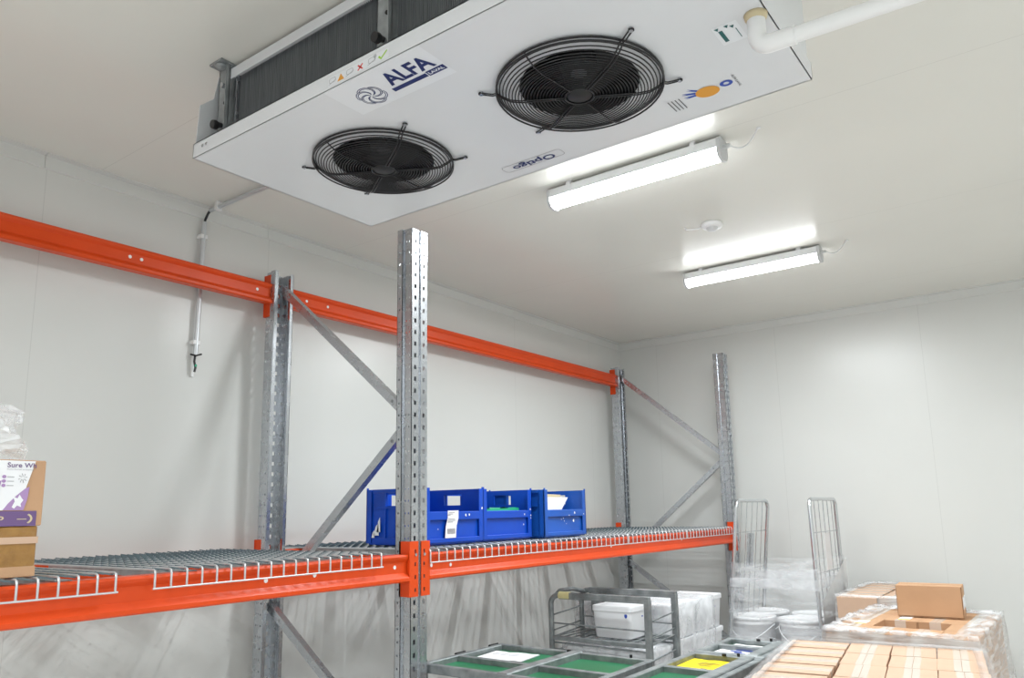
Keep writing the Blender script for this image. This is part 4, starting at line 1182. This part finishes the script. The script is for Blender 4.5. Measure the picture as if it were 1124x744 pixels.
# middle load (P2)
a2 = rad(-1); c2x, c2y = -.998, 4.60
cells = []
W2 = 4*(CWd+.003)-.02; D2 = 4*(CL+.004)
for cidx in range(4):
    for r in range(4): cells.append((CWd/2+cidx*(CWd-.002), -(CL/2)-r*(CL+.004), PI/2))
om = (cells.index(cells[4+2]), 8+2)
load(c2x, c2y, a2, cells, 6, 1.152, M['kraft'], 'p2', 'brown carton inside the wrapped load behind the nearest one', 'cartons of the middle pallet load',
     'wooden pallet under the middle carton load', W2, D2, omit=om, toplabel='brown carton in the top layer of the load under the single loose carton', labels_at=(2, 5))
# far load (P3)
a3 = rad(1); c3x, c3y = -1.285, 5.85
cells = []
for r in range(6): cells.append((CL/2, -(CWd/2)-r*(CWd+.006), 0))
for cidx in range(2):
    for r in range(4): cells.append((CL+.012+CWd/2+cidx*(CWd+.004), -(CL/2)-r*(CL+.006), PI/2))
W3, D3 = CL+.012+2*(CWd+.004), 4*(CL+.006)
load(c3x, c3y, a3, cells, 6, 1.165, M['kraft2'], 'p3', 'pale brown carton inside the wrapped load against the back wall', 'cartons of the far pallet load',
     'wooden pallet under the far carton load', W3, D3, toplabel='pale brown carton in the top layer of the load against the back wall')
# the loose carton on top
t = place_carton('loose', M['kraft'], (-.682, 4.385, 1.1535), rad(4), 'single brown carton lying on top of the middle pallet load', None, L_=.285, W_=.165, H_=.150, tape=False)
mb = MB(); mb.box(.1425, .1435, -.082, .082, .045, .100); mb.box(.1426, .1434, -.0835, -.0825, .045, .095); mb.build('tape', M['stickeredge'], t)
mb = MB(); mb.box(-.141, .141, -.0833, -.0827, 0.003, .006); mb.box(-.1434,-.1424,-.0835,-.079,.002,.147); mb.box(.138,.1405,-.0835,-.0828,.002,.147); mb.build('edge_seam', M['cutedge'], t)

# film around the loads
def load_film(ox, oy, rot, W, D_, ztop, z0, label, rim=.06, amp=.006, bulge=.02, hump=.012, matside=None, flare=.0, mrim=None):
    R3 = Matrix.Rotation(rot, 3, 'Z'); ns = 22; per = []
    x0, x1, y0, y1 = -.006, W+.006, -D_-.006, .006
    r = .03
    side = []
    for (ax, ay, bx, by) in ((x0,y0,x1,y0),(x1,y0,x1,y1),(x1,y1,x0,y1),(x0,y1,x0,y0)):
        for i in range(ns): u = i/ns; side.append((ax+(bx-ax)*u, ay+(by-ay)*u))
    n = len(side); cx, cy = (x0+x1)/2, (y0+y1)/2
    def ringz(z, off, ins=0, jit=amp):
        out = []
        for i, (px_, py_) in enumerate(side):
            dx, dy = px_-cx, py_-cy; l = math.hypot(dx, dy); o = off + abs(jit*math.sin(i*2.1+z*30)) + random.uniform(0, jit)
            sx = (px_-cx)*(1 - ins/(W/2)); sy = (py_-cy)*(1 - ins/(D_/2))
            v = R3 @ Vector((cx+sx+dx/l*o, cy+sy+dy/l*o, 0)); out.append((ox+v.x, oy+v.y, z))
        return out
    rows = 14; vs = []
    for j in range(rows+1):
        u = j/rows; vs += ringz(z0+(ztop-.004-z0)*u, bulge*math.sin(PI*u)+.002+flare*(1-u))
    fs = [(j*n+i, j*n+(i+1) % n, (j+1)*n+(i+1) % n, (j+1)*n+i) for j in range(rows) for i in range(n)]
    mb = MB(); mb.add(vs, fs, True)
    o = tag(mb.build('stretch_film', M['film_side'], origin=(ox, oy, z0)), label, 'plastic film', 'film wraps around the carton loads')
    # gathered rim folded over the edge of the top
    vs = [vs[rows*n+i] for i in range(n)]
    for k_, (ins, dz) in enumerate(((0, .005), (.012, .006), (.028, .004), (.045, .0045), (rim, .003))):
        rr = ringz(ztop+dz, .001, ins, amp*1.4)
        for i in range(n):
            p = rr[i]; vs.append((p[0], p[1], p[2] + random.uniform(0, hump)*(0.4 if k_ == 4 else 1)))
    mb = MB(); mb.add(vs, [(j*n+i, j*n+(i+1) % n, (j+1)*n+(i+1) % n, (j+1)*n+i) for j in range(5) for i in range(n)], True)
    rimo = mb.build('film_rim', mrim or M['film_rim'], o, None)
    rimo.matrix_parent_inverse = Matrix.Translation((-ox, -oy, -z0))
load_film(c1x, c1y, a1, W1, D1, 1.152, .10, 'clear stretch film around the nearest carton load', rim=.022, hump=.003, bulge=.010, flare=.02, amp=.003, mrim=M['film_thin'])
load_film(c2x, c2y, a2, W2, D2, 1.154, .10, 'thick stretch film with a bunched rim around the middle carton load', rim=.085, hump=.013, bulge=.02, flare=.06, amp=.005)
load_film(c3x, c3y, a3, W3, D3, 1.168, .10, 'clear stretch film around the carton load against the back wall', rim=.05, hump=.006, bulge=.012, amp=.004, mrim=M['film_tub'])

# ------------------------------------------------------------------ world, camera, view
w = bpy.data.worlds.new('World'); bpy.context.scene.world = w; w.use_nodes = True
w.node_tree.nodes['Background'].inputs[0].default_value = (.8,.85,.9,1); w.node_tree.nodes['Background'].inputs[1].default_value = .15

def cam_axes(a, b, c):
    fwd = Vector((math.sin(a)*math.cos(b), math.cos(a)*math.cos(b), math.sin(b)))
    r = Vector((math.cos(a), -math.sin(a), 0)); u = r.cross(fwd)
    return math.cos(c)*r + math.sin(c)*u, -math.sin(c)*r + math.cos(c)*u, fwd
r_, u_, f_ = cam_axes(-.6352, .1747, -.0184)
cam = bpy.data.cameras.new('Camera'); co = bpy.data.objects.new('Camera', cam); C.objects.link(co)
cam.sensor_fit = 'HORIZONTAL'; cam.sensor_width = 36; cam.lens = 840.7/1124*36; cam.shift_y = 40.2/1124
cam.clip_start = .02
m = Matrix((( r_.x, u_.x, -f_.x, 0), (r_.y, u_.y, -f_.y, 0), (r_.z, u_.z, -f_.z, 1.70), (0,0,0,1)))
co.matrix_world = m
sc = bpy.context.scene; sc.camera = co
vs = sc.view_settings; vs.view_transform = 'Standard'; vs.look = 'None'; vs.gamma = 1; vs.use_curve_mapping = False; vs.exposure = 2.42
sc.cycles.use_denoising = True
sc.cycles.max_bounces = 10; sc.cycles.transparent_max_bounces = 24; sc.cycles.diffuse_bounces = 6
sc.cycles.sample_clamp_indirect = 6.0
